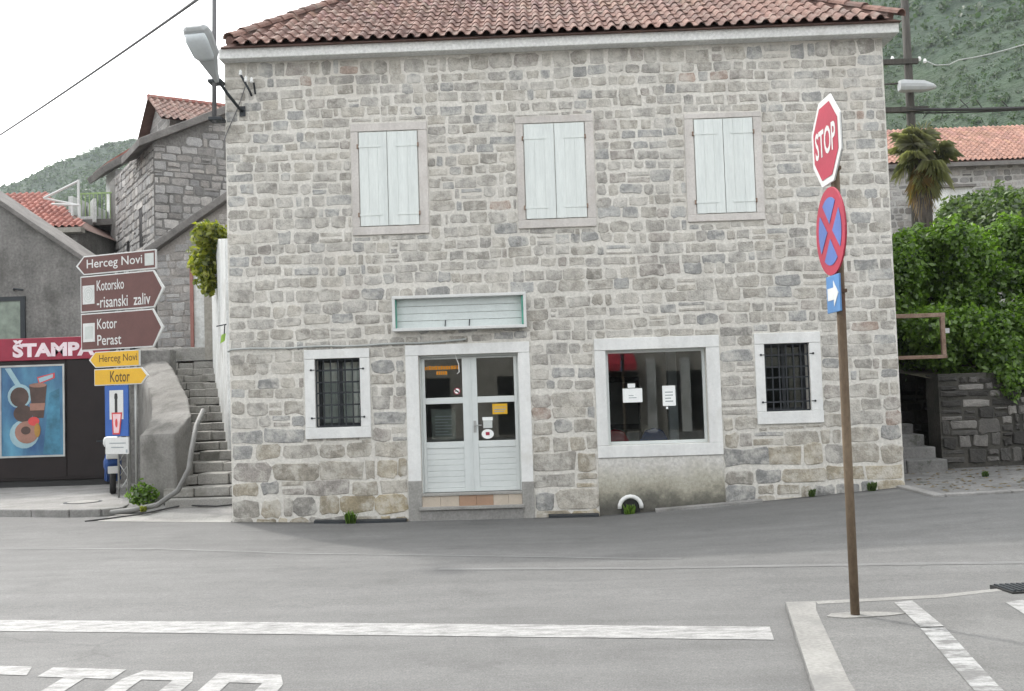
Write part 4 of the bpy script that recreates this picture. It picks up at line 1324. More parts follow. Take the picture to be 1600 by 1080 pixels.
def arrow_panel(t0, t1, z0, z1, way, face, name, tip=.17, border=.022):
    h = (z0 + z1) / 2
    if way < 0:
        o_ = [(t0 + tip, z0), (t1, z0), (t1, z1), (t0 + tip, z1), (t0, h)]
        b = border
        i_ = [(t0 + tip + b * .6, z0 + b), (t1 - b, z0 + b), (t1 - b, z1 - b), (t0 + tip + b * .6, z1 - b), (t0 + b * 2.6, h)]
    else:
        o_ = [(t0, z0), (t1 - tip, z0), (t1, h), (t1 - tip, z1), (t0, z1)]
        b = border
        i_ = [(t0 + b, z0 + b), (t1 - tip - b * .6, z0 + b), (t1 - b * 2.6, h), (t1 - tip - b * .6, z1 - b), (t0 + b, z1 - b)]
    m_ = MB(); m_.prism(FSg, o_, -.035, 0); pn = m_.build(name, 'sign_white', dsp, bevel=.003)
    m_ = MB(); m_.prism(FSg, i_, .001, .004); m_.build('face', face, pn)
    return pn
p1 = arrow_panel(-1.0, .94, 4.20, 4.565, -1, 'brown_sign', 'direction_panel', .2)
text('Herceg Novi', FSg, -.72, .62, 4.27, 4.49, .006, 'sign_white', p1, bold=.006)
m_ = MB(); m_.fbox(FSg, .68, .89, 4.27, 4.50, .004, .007); m_.build('icon', 'icon_grey', p1)
p2 = arrow_panel(-.885, 1.12, 3.475, 4.175, 1, 'brown_sign', 'direction_panel', .24)
text('Kotorsko', FSg, -.48, .18, 3.87, 4.07, .006, 'sign_white', p2, bold=.006)
text('-risanski  zaliv', FSg, -.48, .80, 3.54, 3.76, .006, 'sign_white', p2, bold=.006)
m_ = MB(); m_.fbox(FSg, -.83, -.54, 3.63, 3.99, .004, .007); ic = m_.build('icon', 'sign_white', p2)
m_ = MB()
for rr in ((.125, .155), (.085, .105), (.045, .06)):
    o_ = ngon(-.685, 3.81, rr[0], rr[1], 20); i_ = ngon(-.685, 3.81, rr[0] - .018, rr[1] - .02, 20)
    m_.add([FSg.p(a, b, .009) for a, b in o_] + [FSg.p(a, b, .009) for a, b in i_], [(k, (k + 1) % 20, 20 + (k + 1) % 20, 20 + k) for k in range(20)])
m_.build('icon_rings', 'icon_grey', p2)
p3 = arrow_panel(-.885, 1.09, 2.735, 3.45, 1, 'brown_sign', 'direction_panel', .24)
text('Kotor', FSg, -.48, 0.0, 3.13, 3.33, .006, 'sign_white', p3, bold=.006)
text('Perast', FSg, -.48, .10, 2.82, 3.02, .006, 'sign_white', p3, bold=.006)
m_ = MB(); m_.fbox(FSg, -.83, -.54, 2.90, 3.26, .004, .007); m_.fbox(FSg, -.78, -.59, 2.96, 3.20, .007, .009, 1); m_.build('icon', ['sign_white', 'icon_grey'], p3)
p4 = arrow_panel(-.70, .52, 2.395, 2.70, -1, 'yellow', 'direction_panel', .16, .016)
text('Herceg Novi', FSg, -.44, .47, 2.455, 2.635, .006, 'dark_letter', p4, bold=.004)
p5 = arrow_panel(-.57, .72, 2.05, 2.365, 1, 'yellow', 'direction_panel', .16, .016)
text('Kotor', FSg, -.18, .29, 2.105, 2.315, .006, 'dark_letter', p5, bold=.008)
m_ = MB(); m_.fbox(FSg, -.32, .235, 1.08, 2.04, -.03, 0); bp = m_.build('blue_board', 'blue', dsp, bevel=.003)
m_ = MB(); m_.fbox(FSg, -.205, .125, 1.40, 1.95, .001, .004); m_.build('white_field', 'sign_white', bp)
m_ = MB(); m_.prism(FSg, [(-.075, 1.5), (-.015, 1.5), (-.015, 1.78), (-.005, 1.80), (-.012, 1.88), (-.045, 1.90), (-.078, 1.88), (-.085, 1.80), (-.075, 1.78)], .005, .008); m_.build('symbol_neck', 'black', bp)
m_ = MB(); m_.prism(FSg, [(-.13, 1.115), (.04, 1.115), (.10, 1.53), (-.15, 1.53)], .009, .011); m_.build('symbol_outline', 'poster_red', bp)
m_ = MB(); m_.prism(FSg, [(-.10, 1.145), (.02, 1.145), (.07, 1.5), (-.12, 1.5)], .012, .014); m_.build('symbol_body', plain('symbol_pink', (.7, .5, .52), .5), bp)
m_ = MB(); m_.prism(FSg, ngon(-.035, 1.33, .028, .085, 12), .015, .017); m_.build('symbol_mark', 'poster_red', bp)
m_ = MB(); m_.fbox(FSg, -.32, .235, .745, 1.06, -.03, 0); wb = m_.build('white_board', 'sign_white', dsp, bevel=.003)
m_ = MB()
for q, (a, b) in enumerate(((-.22, .17), (-.18, .12))):
    m_.fbox(FSg, a, b, .94 - q * .08, .96 - q * .08, .001, .003)
m_.fbox(FSg, .17, .21, .77, .83, .001, .003); m_.build('small_print', 'ink', wb)

# ------------------------------------------------------------------ kiosk
KY = 22.4
kz = g(-11, KY) + .12
FK = Frame((0, KY, 0), (1, 0, 0), (0, 0, 1), (0, -1, 0))
kiosk = thing('news_kiosk', 'dark brown news kiosk with red fascia and blue poster', 'kiosk', (-11.8, KY + 1, kz))
m_ = MB(); m_.box(-14.6, -9.55, KY, KY + 1.9, kz + .14, 3.05); m_.build('body', 'kiosk', kiosk, bevel=.02)
for x0 in (-14.6, -13.33, -12.06, -10.46):
    x1 = {-14.6: -13.35, -13.33: -12.08, -12.06: -10.48, -10.46: -9.57}[x0]
    m_ = MB(); m_.fbox(FK, x0 + .01, x1, kz + .2, 2.72, .002, .018); m_.build('panel', 'kiosk', kiosk, bevel=.006)
m_ = MB(); m_.box(-14.5, -9.6, KY + .06, KY + 1.8, kz - .02, kz + .14); m_.build('plinth', 'black', kiosk)
m_ = MB(); m_.fbox(FK, -14.7, -9.50, 2.74, 3.24, -.06, .05); fa = m_.build('fascia', 'kiosk_red', kiosk, bevel=.01)
m_ = MB(); m_.box(-14.7, -9.5, KY + .06, KY + 2.0, 3.05, 3.2); m_.build('roof', 'kiosk', kiosk)
text('ŠTAMPA', FK, -11.66, -9.80, 2.81, 3.20, .054, 'letter_pink', fa, bold=.05)
m_ = MB()
for (x0, x1, z0, z1) in ((-11.97, -10.50, .58, .62), (-11.97, -10.50, 2.60, 2.64), (-11.97, -11.93, .62, 2.60), (-10.54, -10.50, .62, 2.60)):
    m_.fbox(FK, x0, x1, z0, z1, .018, .05)
m_.build('poster_frame', 'galv', kiosk)
m_ = MB(); m_.fbox(FK, -11.93, -10.54, .62, 2.60, .018, .032); po = m_.build('poster', 'poster_blue', kiosk)
def blob(name, pts, c, mat):
    m_ = MB(); m_.prism(FK, pts, c, c + .002); return m_.build(name, mat, po)
blob('pale_halo', ngon(-11.52, 1.95, .27, .27, 18), .033, 'poster_pale'); blob('pale_halo', ngon(-11.42, 1.1, .33, .32, 18), .033, 'poster_pale')
blob('pale_streak', [(-11.85, 2.58), (-11.72, 2.58), (-11.3, 1.9), (-11.4, 1.85)], .0332, 'poster_pale')
blob('brown_ball', ngon(-11.52, 1.93, .21, .22, 18), .036, 'choc'); blob('brown_ball', ngon(-11.44, 1.56, .22, .19, 18), .037, 'choc')
blob('brown_cup', [(-11.22, 1.45), (-10.98, 1.45), (-10.90, 2.18), (-11.30, 2.18)], .0355, 'choc')
blob('peach_half', ngon(-11.36, 1.14, .27, .25, 20), .039, 'peach'); blob('brown_stone', ngon(-11.38, 1.18, .11, .09, 14), .042, 'choc'); blob('red_slice', ngon(-11.2, 1.38, .13, .1, 12), .042, 'poster_red')
blob('cup_rim', ngon(-11.10, 2.18, .2, .05, 16), .041, 'peach')
blob('pale_sheet', [(-11.0, .64), (-10.6, .64), (-10.62, 2.1), (-10.85, 2.0)], .0325, plain('poster_mid', (.05, .19, .29), .3, 0, .4, .35, 2))
blob('brown_wafer', [(-11.28, 1.62), (-10.96, 1.62), (-10.94, 1.78), (-11.29, 1.78)], .041, 'peach')
blob('yellow_slice', ngon(-11.12, 1.18, .07, .16, 12), .0425, plain('poster_amber', (.35, .2, .05), .4, 0, .3, .2))
blob('red_flash', [(-11.08, 2.20), (-10.72, 2.33), (-10.72, 2.45), (-11.12, 2.36)], .036, 'poster_red'); blob('white_flash', [(-11.06, 2.235), (-10.76, 2.345), (-10.76, 2.42), (-11.09, 2.335)], .039, 'poster_pale')

# scooter half hidden behind the signpost
sx, sy = -8.42, 19.95
sz = g(sx, sy) + .12
sc = thing('motor_scooter', 'parked scooter with white and blue tail behind the signpost', 'scooter', (sx, sy, sz))
sc.rotation_euler = (0, 0, radians(23))
def wheel(cx, cy, cz, r_, w_, parent):
    m_ = MB(); n = 18
    vs, fs = [], []
    prof = [(-w_ / 2, r_ * .62), (-w_ / 2, r_ * .9), (-w_ / 4, r_), (w_ / 4, r_), (w_ / 2, r_ * .9), (w_ / 2, r_ * .62)]
    for k in range(n):
        t = 2 * pi * k / n
        vs += [(cx + a, cy + b * cos(t), cz + b * sin(t)) for a, b in prof]
    for k in range(n):
        for q in range(5):
            k2 = (k + 1) % n
            fs.append((k * 6 + q, k2 * 6 + q, k2 * 6 + q + 1, k * 6 + q + 1))
    m_.add(vs, fs); wl_ = m_.build('wheel', 'rubber', parent, smooth=True)
    m_ = MB(); m_.tube([(cx - w_ * .3, cy, cz), (cx + w_ * .3, cy, cz)], r_ * .64, 14); m_.build('rim', 'galv', wl_)
wheel(sx, sy, sz + .24, .24, .12, sc); wheel(sx, sy + 1.25, sz + .24, .24, .1, sc)
FSc = Frame((sx, sy, sz), (0, 1, 0), (0, 0, 1), (1, 0, 0))
m_ = MB(); loft(m_, Frame((sx, sy - .25, sz + .62), (1, 0, 0), (0, 1, 0), (0, 0, 1)), [(0, .09, -.02, .14), (.15, .15, -.15, .18), (.5, .17, -.22, .18), (.75, .14, -.3, .1), (.95, .16, -.42, -.3), (1.3, .16, -.42, -.3), (1.4, .15, -.35, .35), (1.5, .1, -.2, .42)]); m_.build('body', 'blue_cloth', sc, bevel=.015)
m_ = MB(); loft(m_, Frame((sx, sy - .28, sz + .78), (1, 0, 0), (0, 1, 0), (0, 0, 1)), [(0, .1, 0, .08), (.1, .14, 0, .1), (.6, .14, .02, .12), (.75, .08, .02, .08)]); m_.build('seat', 'rubber', sc, bevel=.01)
m_ = MB(); m_.box(sx - .12, sx + .12, sy - .31, sy - .25, sz + .70, sz + .86); m_.build('tail_fairing', 'sign_white', sc, bevel=.02)
m_ = MB(); m_.box(sx - .09, sx + .09, sy - .33, sy - .318, sz + .42, sz + .56); m_.build('number_plate', 'sign_white', sc)
m_ = MB(); m_.tube([(sx - .3, sy + 1.05, sz + 1.02), (sx, sy + 1.1, sz + 1.0), (sx + .3, sy + 1.05, sz + 1.02)], .018, 6); m_.build('handlebar', 'iron', sc)
m_ = MB(); m_.box(sx - .17, sx + .17, sy - .40, sy - .12, sz + .93, sz + 1.14); m_.build('top_case', 'sign_white', sc, bevel=.07)

# ------------------------------------------------------------------ stairs between the houses
stairs = thing('stone_stairs', 'worn stone stairs climbing between parapet and main house', 'stairs', (-5.6, 17.2, -.1))
r = random.Random(21)
def lx(y): return float(np.interp(y, [17, 19.7, 23.7, 25], [-6.35, -7.1, -8.85, -9.5]))
def rx(y): return float(np.interp(y, [17, 18.0, 19.7, 23.7, 25], [-4.72, -5.0, -6.0, -7.55, -8.0]))
prev = -.05
for i in range(15):
    y0, z1 = 17.2 + .5 * i, .22 + .175 * i
    k = 3
    xs = [lx(y0), lx(y0) + (rx(y0) - lx(y0)) * r.uniform(.3, .45), lx(y0) + (rx(y0) - lx(y0)) * r.uniform(.6, .75), rx(y0) + .1]
    for q in range(3):
        m_ = MB()
        m_.box(xs[q] + .004, xs[q + 1] - .004, y0 + r.uniform(-.045, .045), y0 + .62, z1 - .16 + r.uniform(-.01, 0), z1 + r.uniform(-.025, .02))
        m_.build('step_stone', 'step_stone', stairs, bevel=.018)
    m_ = MB(); m_.box(lx(y0), rx(y0) + .1, y0 + .05, y0 + .6, z1 - .5, z1 - .165); m_.build('step_core', 'wall_dark', stairs)
m_ = MB(); m_.box(-6.3, -4.72, 17.0, 17.35, -.25, .045); m_.build('bottom_slab', 'concrete_pale', stairs, bevel=.02)

# sloping parapet left of the stairs
Rr = [(-6.20, 17.25, 1.12), (-6.17, 18.0, 1.43), (-6.72, 19.4, 1.80), (-7.95, 22.0, 2.46), (-8.85, 23.6, 2.95), (-9.3, 24.4, 3.1)]
Ll = [(-6.92, 17.55, 1.10), (-7.0, 18.3, 1.36), (-7.55, 19.8, 1.80), (-8.75, 22.3, 2.46), (-9.6, 23.8, 2.95), (-10.0, 24.5, 3.1)]
par = thing('parapet', 'bulky sloping cement parapet wall left of the stairs', 'parapet', (-6.5, 17.4, -.1))
m_ = MB()
sub = 5
def interp3(P, t):
    i = min(int(t), len(P) - 2); f_ = t - i
    return Vector(P[i]) * (1 - f_) + Vector(P[i + 1]) * f_
N = (len(Rr) - 1) * sub
vs, fs = [], []
for k in range(N + 1):
    a, b = interp3(Ll, k / sub), interp3(Rr, k / sub)
    jz = r.uniform(-.012, .012)
    vs += [(a.x, a.y, -.3), (a.x, a.y, a.z + jz), ((a.x + b.x) / 2, (a.y + b.y) / 2, (a.z + b.z) / 2 + .035), (b.x, b.y, b.z + jz), (b.x + .05, b.y - .02, -.3)]
for k in range(N):
    for q in range(4):
        fs.append((k * 5 + q, k * 5 + q + 1, (k + 1) * 5 + q + 1, (k + 1) * 5 + q))
fs = [f_[::-1] for f_ in fs]
fs.append((0, 1, 2, 3, 4)); fs.append(tuple(N * 5 + q for q in (4, 3, 2, 1, 0)))
m_.add(vs, fs); pw_ = m_.build('wall', 'parapet', par, smooth=True)
tx = bpy.data.textures.new('rough_cast', 'CLOUDS'); tx.noise_scale = .35; tx.noise_depth = 3
md = pw_.modifiers.new('split', 'SUBSURF'); md.subdivision_type = 'SIMPLE'; md.levels = 3; md.render_levels = 3
md = pw_.modifiers.new('rough', 'DISPLACE'); md.texture = tx; md.strength = .05; md.mid_level = .5; md.texture_coords = 'GLOBAL'
m_ = MB(); m_.box(-9.5, -8.2, 22.6, 23.0, -.3, 2.9)
tag(m_.build('retaining_wall', 'grey_render', bevel=.03), 'low grey retaining wall between kiosk and parapet', 'wall')
m_ = MB(); m_.tube([(-6.05, 18.3, 1.52), (-6.0, 17.75, 1.25), (-5.88, 17.15, .85), (-5.86, 16.95, .55), (-6.02, 16.85, .2), (-6.35, 16.8, -.02), (-6.75, 16.8, -.09), (-7.15, 16.85, -.13)], .045, 8)
tag(m_.build('drain_pipe', 'hose', smooth=True), 'grey pipe curving down along the parapet foot', 'pipe')
m_ = MB(); m_.tube([(-4.75, 16.85, -.03), (-5.4, 16.9, -.08), (-6.0, 17.05, -.06), (-6.6, 16.6, -.15), (-7.3, 16.2, -.19)], .014, 6)
tag(m_.build('ground_hose', 'black_cable', smooth=True), 'thin dark hose lying at the foot of the stairs', 'hose')

# white wall right of the stairs and what stands behind it
ww = thing('white_wall', 'tall whitewashed wall along the right of the stairs', 'wall', (-5.7, 18.9, 1))
m_ = MB()
P0, P1, P2 = (-4.76, 17.5), (-5.78, 18.9), (-7.68, 24.0)
for (a, b, za, zb_) in ((P0, P1, 4.6, 4.75), (P1, P2, 4.75, 5.6)):
    d_ = (Vector(b) - Vector(a)).normalized(); nn = Vector((d_.y, -d_.x))   # towards the house
    q0, q1 = Vector(a) + nn * .3, Vector(b) + nn * .3
    m_.add([(a[0], a[1], -.2), (b[0], b[1], -.2), (b[0], b[1], zb_), (a[0], a[1], za), (q0.x, q0.y, -.2), (q1.x, q1.y, -.2), (q1.x, q1.y, zb_), (q0.x, q0.y, za)],
           [(0, 3, 2, 1), (4, 5, 6, 7), (3, 7, 6, 2), (0, 4, 7, 3), (1, 2, 6, 5)])
m_.build('wall', 'white_wall', ww, bevel=.01)
m_ = MB(); m_.box(-8.42, -7.98, 24.9, 25.2, 2.3, 5.0); m_.box(-8.05, -7.66, 24.55, 25.0, 2.3, 4.7, 1); m_.build('gate_post', ['white_wall', 'beige_wall'], ww)
m_ = MB(); m_.box(-8.5, -8.42, 24.85, 24.95, 2.3, 5.25); m_.build('door_jamb', plain('dull_red_jamb', (.3, .14, .12), .7), ww)
terr = struct(sheet([-60, -30, -16, -10.4, -9.4, -8.0, -4.8], [24.2, 26, 30, 40, 60], lambda x, y: 2.7 + (y - 24.2) * .06).build('terrace', 'yard'))
m_ = MB(); m_.box(-9.9, -7.4, 24.6, 24.9, 2.0, 3.05); tag(m_.build('stair_head_wall', 'step_stone', bevel=.03), 'low stone block wall at the head of the stairs', 'wall')

def gable_front(fr, w, z0, zl, zr, apex_u, apex_z, depth, mat, parent, name='wall'):
    """Solid house body: gable front in a frame (u across, v up, n out)."""
    pts = [(0, z0), (w, z0), (w, zr), (apex_u, apex_z), (0, zl)]
    m_ = MB(); m_.prism(fr, pts, -depth, 0)
    return m_.build(name, mat, parent)

def stone_tint(base, spread, seed, warm=.05):
    q = random.Random(seed)
    def f_(u, v):
        b = min(max(q.gauss(base, spread), base * .5), base * 1.6)
        w = q.random() * warm
        return (b * (1 + w), b, b * (1 - w))
    return f_

# low stone outbuilding with a rising verge
out = thing('stone_outbuilding', 'low stone outbuilding with sloping roof edge above the stairs', 'house', (-9.2, 26, 2.7))
FO = Frame((-9.75, 26.0, 0), (1, 0, 0), (0, 0, 1), (0, -1, 0))
m_ = MB(); m_.prism(FO, [(0, 2.0), (4.2, 2.0), (4.2, 8.4), (0, 5.65)], -3, 0); wo = m_.build('wall', mottled('pinkish_mortar', (.25, .235, .22), (.34, .32, .30), 1.5, 20, .95, .012), out)
cl = [c for c in stone_cells(random.Random(31), 0, 2.6, 2.6, 6.6, [], (.16, .24), (.2, .42), .012) if c[3] < 5.6 + c[0] * .65]
lay_stones(random.Random(32), FO, cl, wo, stone_tint(.33, .05, 33), .012, .014, 300)
m_ = MB(); m_.prism(FO, [(-.25, 5.50), (4.2, 8.38), (4.2, 8.62), (-.25, 5.72)], -3.1, .22); m_.build('roof_edge', 'verge', out, bevel=.02)

# tall stone house turned to the stairs
th = radians(33)
BU = Vector((cos(th), sin(th), 0)); BV = Vector((-sin(th), cos(th), 0))
BC = Vector((-10.55, 28.0, 0))
hb = thing('tall_stone_house', 'tall grey stone house with tiled roof behind the stairs', 'house', (BC.x, BC.y, 2.7))
FBr = Frame(BC, BU, (0, 0, 1), -BV)            # right hand gable face
FBl = Frame(BC + BV * 6.5, -BV, (0, 0, 1), -BU)  # left hand long face, u from far to near
m_ = MB(); m_.prism(FBr, [(0, 1.5), (8, 1.5), (8, 9.2), (4.2, 11.25), (0, 9.22)], -6.5, 0); wbm = m_.build('wall', 'grey_render', hb)
rs = random.Random(41)
cl = [c for c in stone_cells(rs, 0, 3.4, 5.2, 11.0, [], (.17, .3), (.22, .55), .015) if c[3] < 9.1 + c[0] * .47]
lay_stones(rs, FBr, cl, wbm, stone_tint(.31, .06, 42), .02, .016, 150)
OPB = [(4.55, 5.0, 6.3, 7.5), (2.7, 3.1, 5.6, 6.8)]
cl = stone_cells(rs, 1.0, 6.5, 4.2, 9.2, OPB, (.18, .3), (.22, .55), .015)
lay_stones(rs, FBl, cl, wbm, stone_tint(.36, .06, 43), .018, .02, 150)
for (a0, a1, b0, b1) in OPB:
    w_ = part_empty('window', hb)
    m_ = MB(); m_.fbox(FBl, a0, a1, b0, b1, .004, .012); m_.build('pane', 'black', w_)
    m_ = MB(); m_.fbox(FBl, a0 - .1, a1 + .1, b0 - .12, b0, .005, .05); m_.build('sill', 'surround', w_)
    m_ = MB(); m_.fbox(FBl, a0 - .1, a1 + .1, b1, b1 + .14, .005, .035); m_.build('lintel', 'surround', w_)
m_ = MB(); m_.prism(FBr, [(-.45, 8.86), (4.2, 11.18), (4.2, 11.42), (-.45, 9.08)], -2.2, .3); m_.build('verge_slab', 'verge', hb, bevel=.02)
# upper block with its tiled slope
UB = BC + BV * 1.3 + BU * .75
FU = Frame(UB, BU, (0, 0, 1), -BV)
m_ = MB(); m_.prism(FU, [(0.02, 9.0), (3.2, 9.0), (3.2, 10.25), (.02, 10.25)], -3.0, 0); m_.build('upper_wall', 'far_stone', hb)
re = UB - BV * .35 + Vector((0, 0, 10.05)) - BU * .3
rt = UB + BV * 1.45 + Vector((0, 0, 11.15)) - BU * .3
vdir = (rt - re)
m_ = MB()
n_up = BU.cross(vdir.normalized())
m_.add([re, re + BU * 4.0, rt + BU * 4.0, rt], [(0, 1, 2, 3)])
m_.add([rt, rt + BU * 4.0, rt + BU * 4.0 + BV * 1.8 - Vector((0, 0, 1.1)), rt + BV * 1.8 - Vector((0, 0, 1.1))], [(0, 1, 2, 3)])
rb = m_.build('roof', 'deck', hb)
m_ = MB(); m_.add([UB + Vector((0, 0, 10.0)), UB + BV * 1.45 + Vector((0, 0, 11.1)), UB + BV * 3.1 + Vector((0, 0, 10.0))], [(0, 1, 2), (2, 1, 0)]); m_.build('gable', 'far_stone', hb)
frU = Frame(re + n_up * .02, BU, vdir, n_up)
roof_rows(frU, 20, int(vdir.length / .32) + 1, .2, .32, lambda u, v: v < vdir.length - .05, 99, rb, 9, MT['tile_piece'], 'tile_red', 300)
m_ = MB(); m_.tube([rt + n_up * .03, rt + BU * 4.0 + n_up * .03], .1, 8); m_.build('ridge', 'tile_red', rb)

# pale house with balcony further back
hc = thing('balcony_house', 'pale house with overhanging roof and balcony behind tall house', 'house', (-14.2, 35, 4))
FC = Frame((-14.55, 35.0, 0), (.8, .6, 0), (0, 0, 1), (.6, -.8, 0))
m_ = MB(); m_.fbox(FC, 0, 6, 3, 10.05, -1.3, 0); m_.build('wall', 'white_wall', hc)
m_ = MB(); m_.prism(FC, [(-.5, 9.75), (1.1, 10.85), (6, 10.85), (6, 11.1), (1.0, 11.1), (-.6, 9.95)], -1.6, .55); m_.build('roof', 'verge', hc, bevel=.02)
m_ = MB(); m_.prism(FC, [(-.3, 10.0), (1.1, 10.98), (6, 10.98), (6, 11.2), (1.0, 11.2), (-.4, 10.15)], -1.5, .5); m_.build('roof_tiles', 'tile_red', hc)
m_ = MB(); m_.tube([FC.p(.62, 9.8, .1), FC.p(.62, 9.2, .1), FC.p(.8, 9.0, .1), FC.p(.8, 6.5, .1)], .05, 7); m_.build('downpipe', 'verge', hc)
FCb = Frame((-15.3, 33.6, 0), (1, 0, 0), (0, 0, 1), (0, -1, 0))
m_ = MB(); m_.fbox(FCb, -.1, 1.9, 7.75, 7.95, -2.5, .4); m_.fbox(FCb, -.1, .05, 7.95, 8.75, -2.5, .4, 1)
m_.fbox(FCb, .05, .9, 7.95, 8.05, .3, .4, 1); m_.build('balcony', ['verge', 'white_wall'], hc)
m_ = MB(); m_.add([(-14.37, 33.0, 7.8), (-16.8, 37.0, 7.8), (-16.8, 37.0, 8.6), (-14.37, 33.0, 8.6), (-14.45, 32.95, 7.8), (-16.88, 36.95, 7.8), (-16.88, 36.95, 8.6), (-14.45, 32.95, 8.6)], [(3, 2, 1, 0), (4, 5, 6, 7), (3, 7, 6, 2), (0, 4, 7, 3), (1, 2, 6, 5), (0, 1, 5, 4)]); m_.build('balcony_side', 'white_wall', hc)
m_ = MB()
for q in range(9):
    xx = .3 + q * .14
    m_.fbox(FCb, xx, xx + .025, 7.95, 8.8, .34, .37)
m_.fbox(FCb, .25, 1.55, 8.8, 8.85, .33, .38); m_.build('railing', 'rail_green', hc)
m_ = MB(); m_.fbox(FCb, .25, .75, 5.8, 7.4, -1.2, -1.1); m_.fbox(FCb, 1.1, 1.4, 5.8, 7.5, -1.2, -1.1); m_.build('doorway', 'black', hc)
m_ = MB(); m_.fbox(FCb, -.1, 1.9, 4, 7.75, -2.6, -1.22); m_.build('lower_wall', 'white_wall', hc)

# grey gable house behind the kiosk
ha = thing('grey_gable_house', 'grey rendered gable house behind the kiosk', 'house', (-15, 25, 0))
FA = Frame((0, 25.0, 0), (1, 0, 0), (0, 0, 1), (0, -1, 0))
m_ = MB(); m_.prism(FA, [(-20.5, -.3), (-11.20, -.3), (-11.20, 5.32), (-15.85, 8.62), (-20.5, 5.32)], -1.3, 0); m_.build('wall', 'grey_render', ha)
m_ = MB(); m_.prism(FA, [(-10.95, 5.14), (-10.95, 5.28), (-15.85, 8.78), (-20.75, 5.28), (-20.75, 5.14), (-15.85, 8.62)], -1.4, .18); m_.build('verge', 'verge', ha, bevel=.02)
w_ = part_empty('window', ha)
m_ = MB()
for (x0, x1, z0, z1) in ((-13.75, -12.70, 4.38, 4.49), (-12.82, -12.70, 3.3, 4.38), (-13.75, -13.65, 3.3, 4.38)):
    m_.fbox(FA, x0, x1, z0, z1, .002, .05)
m_.build('frame', 'iron', w_)
m_ = MB(); m_.fbox(FA, -13.65, -12.82, 3.3, 4.38, .002, .02); m_.build('pane', plain('curtained_pane', (.18, .22, .18), .2, 0, .5, .3, 3), w_)
m_ = MB(); m_.tube([FA.p(-13.0, 4.66, .0), FA.p(-12.95, 4.68, .1), FA.p(-12.72, 4.64, .1)], .025, 6); tag(m_.build('iron_hook', 'iron'), 'small iron hook above the grey house window', 'hook')

# red roofed house behind it
hd = thing('red_roof_house', 'house with bright red tiled roof behind the grey gable', 'house', (-17, 30, 3))
m_ = MB(); m_.box(-22, -13.75, 30.2, 36, 2, 7.2); m_.build('wall', 'grey_render', hd)
vR = Vector((0, 3.2, 1.75))
nR = Vector((1, 0, 0)).cross(vR.normalized())
m_ = MB(); m_.add([(-22, 30, 7.1), (-13.6, 30, 7.1), (-16.4, 33.2, 8.85), (-22, 33.2, 8.85)], [(0, 1, 2, 3)])
m_.add([(-13.6, 30, 7.1), (-13.6, 36.4, 7.1), (-16.4, 33.2, 8.85)], [(0, 1, 2)]); rd = m_.build('roof', 'deck', hd)
frD = Frame(Vector((-19, 30, 7.12)), (1, 0, 0), vR, nR)
roof_rows(frD, 26, 11, .21, .33, lambda u, v: u < 5.4 - v * .77 and v < 3.6, 99, rd, 13, mottled('bright_clay_tile', (.24, .095, .08), (.34, .155, .13), 4, 25, .85, .006, rand=.16), 'tile_red', 300)
m_ = MB(); m_.box(-22, -13.5, 29.9, 30.2, 6.95, 7.1); m_.build('eave_board', 'beige_wall', hd)
rl = thing('terrace_railing', 'white pipe railing on the terrace beyond the red roof', 'railing', (-14.3, 32, 7))
for (a, b) in (((-15.4, 31.5, 8.35), (-14.3, 31.5, 8.85)), ((-14.28, 31.5, 7.2), (-14.28, 31.5, 8.9)), ((-15.4, 31.5, 8.35), (-14.3, 31.6, 8.1)), ((-14.9, 31.0, 8.05), (-14.0, 31.0, 7.98)), ((-14.02, 31.0, 7.2), (-14.02, 31.0, 7.98)), ((-14.25, 31.0, 7.2), (-14.25, 31.0, 7.98))):
    m_ = MB(); m_.tube([a, b], .04, 6); m_.build('rail', 'sign_white', rl)

# ------------------------------------------------------------------ right hand side
yard = struct(sheet([5.45 + .3 * i for i in range(30)] + [16, 22, 30], [14.15 + .3 * i for i in range(13)] + [20, 24], lambda x, y: g(x, y) + .03).build('pavement', 'yard', smooth=True))
for i in range(9):
    x0, x1 = 5.56 + i * .9, 5.56 + (i + 1) * .9 - .015
    m_ = MB(); z0_, z1_ = g(x0, 14.1), g(x1, 14.1)
    m_.add([(x0, 14.02, z0_ - .1), (x1, 14.02, z1_ - .1), (x1, 14.16, z1_ - .1), (x0, 14.16, z0_ - .1), (x0, 14.02, z0_ + .036), (x1, 14.02, z1_ + .036), (x1, 14.16, z1_ + .036), (x0, 14.16, z0_ + .036)], [(4, 5, 6, 7), (0, 1, 5, 4), (1, 2, 6, 5), (2, 3, 7, 6), (3, 0, 4, 7)])
    m_.build('kerb_stone', 'concrete', yard, bevel=.012)
m_ = MB(); m_.add([(5.40, 14.03, g(5.4, 14) - .1), (5.555, 14.03, g(5.5, 14) - .1), (5.555, 15.49, g(5.5, 15.4) - .1), (5.40, 15.49, g(5.4, 15.4) - .1), (5.40, 14.03, g(5.4, 14) + .036), (5.555, 14.03, g(5.5, 14) + .036), (5.555, 15.49, g(5.5, 15.4) + .036), (5.40, 15.49, g(5.4, 15.4) + .036)], [(4, 5, 6, 7), (0, 1, 5, 4), (1, 2, 6, 5), (2, 3, 7, 6), (3, 0, 4, 7)]); m_.build('kerb_stone', 'concrete', yard, bevel=.012)
rng = random.Random(61)
FRw = Frame((7.0, 17.75, 0), (1, -.03, 0), (0, 0, 1), (-.03, -1, 0))
rw = thing('retaining_wall', 'dark shaded rubble retaining wall under the hedge', 'wall', (9, 17.8, .1))
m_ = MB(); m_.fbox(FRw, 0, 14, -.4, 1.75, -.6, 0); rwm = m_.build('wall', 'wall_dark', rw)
cl = stone_cells(rng, 0, 6, -.05, 1.72, [], (.12, .3), (.14, .5), .035, None, .25)
